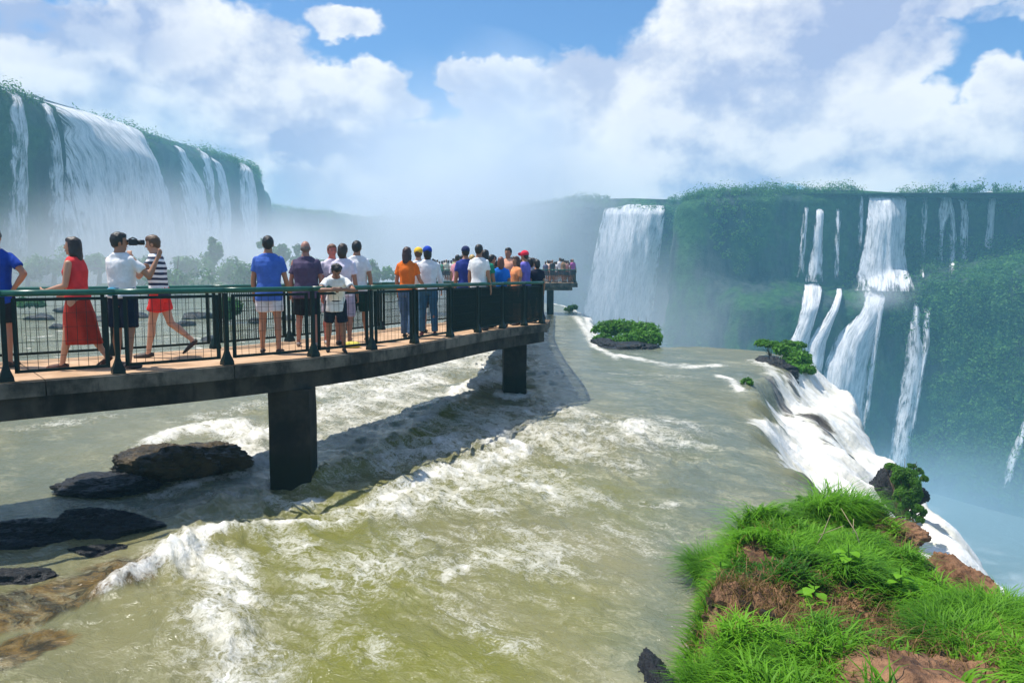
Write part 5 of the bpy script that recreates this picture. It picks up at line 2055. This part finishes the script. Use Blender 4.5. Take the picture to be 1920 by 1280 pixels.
r_, i_ = person('photographer in a white T-shirt and navy shorts holding a camera up to the right', at_px(236, 690), -14, 1.72, 1.0, -2,
       legs=((5, 4, 6), (-6, 6, 6)), arms=(((-.25, .75, -.55), (.55, .75, .25)), ((.55, .40, -.72), (.18, .42, .90))), head=(-42, 3), skin=TAN,
       shirt=(WHITE, .5, .90), bottom=('shorts', (.008, .014, .035), .85), shoes=(.05, .05, .06))
mb = MB()
c0 = i_['pel'] + Vector((0, .0, .09))
mb.rings([[(c0 + Vector((.168 * math.cos(a), .132 * math.sin(a), z))) * i_['s'] for a in np.linspace(0, 2 * math.pi, 20, endpoint=False)] for z in (-.02, .02)])
mb.build('belt', cloth((.02, .10, .20)), r_, True)
mb = MB(); mb.ball((c0 + Vector((-.04, -.145, -.03))) * i_['s'], (.085, .04, .055), 12, 8); mb.build('waist_pouch', cloth((.03, .24, .38)), r_, True)
# the video camera
cp = world_of(r_, i_['hc'] + i_['Rh'] @ Vector((.01, .165, .005)), i_['s'])
M_CAM = simple('black_camera', (.012, .012, .014), .4)
M_LENS = simple('lens_glass', (.02, .03, .05), .08, spec=1.0)
cr = empty('video_camera', cp, R(-58))
cr.scale = (.72, .62, .8)
tag(cr, 'black video camera with a long lens held at eye height by the photographer', 'camera')
mb = MB(); mb.box((0, -.02, 0), (.085, .16, .10)); mb.build('body', M_CAM, cr, bevel=.008)
mb = MB(); mb.tube([(0, .06, .0), (0, .10, .0), (0, .19, .0)], [.034, .042, .042], 16); mb.build('lens', M_CAM, cr, True)
mb = MB(); mb.tube([(0, .191, 0), (0, .196, 0)], [.036, .036], 16); mb.build('lens_glass', M_LENS, cr, True)
mb = MB(); mb.tube([(0, -.10, .045), (0, -.02, .075), (0, .06, .045)], .010, 8); mb.build('handle', M_CAM, cr, True)
mb = MB(); mb.box((-.02, -.125, .02), (.035, .06, .04)); mb.build('viewfinder', M_CAM, cr, bevel=.005)

r_, i_ = person('man in a striped T-shirt and red shorts walking left, hand at his forehead', at_px(303, 669), 98, 1.76, .95, 4,
       legs=((12, 4, 1), (-16, 34, 1)), arms=(((-.2, .55, -.80), (.12, .35, .93)), ((.20, -.12, -1), (.05, .15, -1))), head=(4, 10), skin=(.52, .27, .17),
       hair=('short', (.09, .045, .02)), shirt=(WHITE, .5, .84, striped()), bottom=('shorts', (.72, .035, .030), .55), shoes=(.05, .035, .03))

person('man in a blue T-shirt and white shorts seen from behind, near the railing post', at_px(508, 663), 6, 1.76, 1.02,
       arms=(((-.20, .05, -1), (-.02, .18, -1)), ((.22, .12, -.95), (.10, .55, -.75))), skin=TAN, legs=((3, 3, 3), (-3, 5, 4)),
       shirt=((.060, .14, .50), .5, .78), bottom=('shorts', (.62, .62, .66), .62), shoes=(.04, .03, .03), head=(8, 0))
person('stocky grey haired man in a dusky purple shirt and black shorts', at_px(577, 650), 4, 1.74, 1.15,
       arms=(((-.22, .02, -1), (-.02, .2, -1)), ((.22, .02, -1), (.04, .3, -1))), skin=(.36, .17, .12), hair=('bald', GREYHAIR), legs=((5, 3, 6), (-5, 8, 6)),
       shirt=((.085, .065, .12), .55, .80), bottom=('shorts', (.012, .014, .020), .85), shoes=(.30, .26, .24))
r_, i_ = person('boy in a white T-shirt leaning over the near railing, dark curly hair', at_px(598, 664, .20, .28), 196, 1.50, .92, 42,
       arms=(((-.45, .72, -.55), (.88, .30, .05)), ((.45, .72, -.55), (-.88, .30, .05))), head=(8, 12), skin=(.28, .13, .075), hair=('curly', BLACKHAIR),
       legs=((4, 4, 4), (-8, 6, 4)), shirt=((.78, .78, .76), .5, .72), bottom=('shorts', (.015, .02, .035), .85), shoes=(.03, .03, .03))
person('person with a sun reddened face in a pale top, half hidden behind the leaning boy', at_px(626, 645), -150, 1.70, .95,
       skin=(.60, .16, .12), hair=('short', (.20, .09, .05)), shirt=((.62, .56, .66), .5, .82), bottom=('shorts', (.40, .36, .44), .8), shoes=(.3, .3, .3), arms=HANG)
person('woman with bushy dark hair in a white blouse and lilac knee length trousers', at_px(646, 647), -6, 1.70, .98,
       hair=('bob', (.030, .018, .012)), skin=(.34, .15, .09), shirt=((.74, .68, .80), .5, .84), bottom=('shorts', (.40, .34, .44), .95), female=True, arms=HANG, shoes=(.06, .05, .05), legs=((3, 3, 3), (-4, 6, 3)))
person('tall man in a white T-shirt and dark green shorts facing the falls', at_px(672, 640), -4, 1.78, .98,
       skin=TAN, shirt=(WHITE, .5, .86), bottom=('shorts', (.010, .040, .032), .85), shoes=(.35, .33, .30), arms=(((-.2, .05, -1), (0, .3, -1)), ((.22, -.02, -1), (.05, .15, -1))), legs=((-4, 3, 4), (6, 3, 4)))
person('woman with long dark hair in an orange T-shirt and blue jeans', at_px(765, 634), -12, 1.70, .92,
       hair=('long', (.050, .018, .014)), skin=(.45, .2, .12), shirt=((.82, .17, .020), .5, .90), bottom=('pants', (.07, .13, .24), 1), female=True, vox=.015,
       arms=(((-.2, .02, -1), (0, .25, -1)), ((.20, .25, -.9), (.1, .8, -.5))), legs=((10, 4, 2), (-8, 6, 2)), shoes=(.03, .03, .03))
person('person in a blue cap, white shirt and blue jeans beside the orange T-shirt', at_px(803, 629), 10, 1.72, .98,
       hat=(.015, .06, .40), hair=('bob', BLACKHAIR), skin=TAN, shirt=((.80, .80, .85), .7, .88), bottom=('pants', (.035, .11, .20), 1), vox=.015,
       arms=(((-.25, .2, -1), (.2, .5, -.9)), ((.30, .1, -.95), (.1, .45, -.8))), legs=((3, 3, 3), (-5, 5, 3)), shoes=(.10, .03, .05))
person('person in a yellow cap and white top between the orange shirt and blue cap', at_px(786, 624), 0, 1.72, .9,
       hat=(.80, .50, .04), hair=('short', (.10, .05, .02)), shirt=(WHITE, .5, .86), bottom=('shorts', (.05, .06, .08), .9), vox=.017, arms=HANG)

# the crowd on the near corner platform
def crowd(label, px, Y, topy, face, shirt, bottom, hair=('short', BLACKHAIR), hat=None, skin=TAN, arms=None, z=None, vox=.02, group='visitors on the corner platform', female=False, head=(0, 0), legs=None):
    z = DZ if z is None else z
    q = Q(px, topy, Y)
    H = min(1.88, max(1.30, q.z - z))
    return person(label, (q.x, Y, z), face, H, .96, 0, legs or ((4, 4, 4), (-4, 5, 4)), arms, head, skin, hair, (shirt, .5, .84), bottom, (.05, .04, .04), hat, vox, group, female)


SH = lambda c: ('shorts', c, .8)
PA = lambda c: ('pants', c, 1)
for args in [
    ('man in a dark blue cap and navy top, left end of the corner crowd', 873, 16.9, 463, 10, (.03, .05, .26), SH((.05, .10, .42)), ('short', BLACKHAIR), (.02, .03, .10)),
    ('tall dark haired man in a white T-shirt and pink shorts', 898, 16.4, 459, -20, (.82, .82, .82), SH((.75, .32, .38))),
    ('person in a bright green T-shirt just right of the pink shorts', 910, 17.2, 469, -30, (.02, .26, .16), SH((.02, .05, .05)), ('long', BLACKHAIR)),
    ('fair haired person in a pale yellow top glimpsed behind the pink shorts', 885, 18.6, 478, 20, (.75, .62, .28), SH((.4, .35, .3)), ('short', (.45, .30, .10))),
    ('dark haired person in a black top with bare arms behind the green T-shirt', 922, 19.0, 478, -60, (.02, .02, .022), SH((.03, .03, .03))),
    ('girl in a bright blue vest with reddish brown hair', 939, 17.4, 482, 5, (.010, .16, .62), PA((.03, .05, .12)), ('long', (.16, .05, .03))),
    ('tall man in a peach shirt and dark cap behind the girl in blue', 953, 19.2, 465, 150, (.85, .42, .28), SH((.1, .08, .08)), ('short', BLACKHAIR)),
    ('woman in an orange T-shirt with arms folded, right of the girl in blue', 968, 18.1, 481, 120, (.85, .30, .12), SH((.05, .03, .03)), ('long', (.07, .025, .015))),
    ('person in a red cap and purple blue shirt', 984, 18.9, 471, 60, (.16, .14, .50), SH((.05, .05, .2)), ('short', BLACKHAIR), (.75, .03, .07)),
    ('person in a plain white top just right of the red cap', 994, 19.3, 484, 30, (.80, .80, .82), SH((.5, .4, .3)), ('bob', BLACKHAIR)),
    ('dark haired person in a black T-shirt at the right corner of the railing', 1007, 19.2, 487, 20, (.015, .016, .035), PA((.02, .02, .05)), ('bob', BLACKHAIR)),
    ('person with a pale shirt behind the black T-shirt at the corner', 999, 21.3, 484, -30, (.6, .55, .6), SH((.1, .1, .12)), ('short', BROWNHAIR)),
    ('short person in a grey top seen between the girl in blue and the peach shirt', 946, 21.5, 489, 70, (.25, .22, .28), SH((.1, .1, .12)), ('short', BROWNHAIR)),
    ('person in a rose top behind the arms folded orange T-shirt', 975, 21.0, 486, -120, (.75, .25, .30), SH((.1, .1, .12)), ('short', BROWNHAIR)),
    ('person in a light blue top deep in the corner crowd', 930, 22.5, 489, -20, (.25, .40, .65), SH((.1, .1, .12)), ('short', BLACKHAIR)),
]:
    crowd(*args)

for i, (px, Y, c_, lb) in enumerate([
    (868, 24, (.80, .78, .80), 'person in white glimpsed left of the dark blue cap'), (880, 27, (.20, .25, .50), 'person in denim blue deep behind the fair haired head'),
    (905, 26, (.75, .30, .22), 'person in brick red deep in the crowd behind the white T-shirt'), (917, 25, (.80, .75, .70), 'person in cream deep in the crowd right of the green T-shirt'),
    (927, 28, (.08, .08, .10), 'person in black deep behind the light blue top'), (948, 26, (.70, .68, .75), 'person in pale lilac behind the peach shirt'),
    (962, 24, (.82, .80, .80), 'person in white between the peach shirt and orange T-shirt'), (978, 25, (.25, .10, .10), 'person in maroon behind the red cap'),
    (990, 27, (.80, .45, .25), 'person in light orange behind the plain white top'), (858, 25.5, (.72, .30, .36), 'person in pink at the back left of the corner crowd')]):
    crowd(lb, px, Y, 478 + (i * 5) % 9, (i * 53) % 90 - 45, c_, SH((.08, .08, .1)), [('short', BLACKHAIR), ('bob', BLACKHAIR), ('short', BROWNHAIR)][i % 3], vox=.026, z=DZ)
# the tiny crowd on the far platform
cols = [(.82, .80, .80), (.75, .35, .30), (.80, .78, .80), (.15, .16, .25), (.85, .82, .80), (.70, .25, .22), (.5, .5, .6), (.86, .84, .84), (.8, .55, .45), (.72, .62, .30), (.10, .30, .22), (.45, .12, .35), (.30, .18, .10), (.05, .05, .06), (.35, .55, .75), (.75, .70, .55)]
cn = ['white', 'salmon pink', 'pale grey', 'dark blue', 'cream', 'brick red', 'blue grey', 'bright white', 'peach', 'mustard', 'dark green', 'plum', 'brown', 'black', 'light blue', 'sand']
hn = [('short', BLACKHAIR), ('short', BROWNHAIR), ('bob', BLACKHAIR), ('bald', GREYHAIR)]
PX = [812, 820, 829, 837, 846, 853, 861] + [1023, 1030, 1036, 1043, 1050, 1056, 1062, 1068, 1074]
protos = {}
for i, px in enumerate(PX + [817, 833, 850, 1027, 1040, 1047, 1059, 1071, 868, 880, 905, 930, 960, 1005, 815, 824, 841, 856, 864, 1033, 1053, 1065, 1076]):
    Y = 58.2 + (.5 * (i % 3) if i < 16 else 1.7 + .4 * (i % 2))
    k = (i * 5) % 16
    where = 'left part of far platform' if px < 900 else ('middle of far platform' if px < 1015 else 'right end of far platform')
    nth = 'at the rail' if i < 16 else ('in second row' if i < 30 else 'at the very back')
    lb = f'tiny visitor in a {cn[k]} top {nth}, {where}'
    if len(protos) < 6:
        r_, _i = crowd(lb, px, Y, 487 + (i * 7) % 5 - 2, (i * 47) % 90 - 45, cols[k], SH((.12, .12, .16)), hn[i % 4], None, TAN, None, FZ + .012, .032, 'tiny crowd on the far platform')
        protos[len(protos)] = r_
    else:
        src = protos[i % 6]
        q = Q(px, 487, Y)
        r_ = src.copy(); COL.objects.link(r_)
        r_.location = (q.x, Y, FZ + .012)
        r_.rotation_euler = (0, 0, R((i * 61) % 120 - 60))
        sc = .93 + .12 * ((i * 5) % 7) / 7
        r_.scale = (sc, sc, sc)
        r_['label'] = lb
        for ch in list(src.children):
            c_ = ch.copy(); COL.objects.link(c_); c_.parent = r_
            if ch.name.startswith('shirt'):
                c_.data = ch.data.copy()
                c_.data.materials[0] = cloth(cols[k])
# folded things left on the deck
o = MB(); a = at_px(660, 652)
mb = MB(); mb.ball((0, 0, .05), (.16, .10, .06), 12, 8)
o = mb.build('bag', cloth((.62, .55, .10)), None, True, loc=(a[0], a[1], DZ - .003))
tag(o, 'small yellowish bag lying on the deck at the feet of the group in white', 'bag')
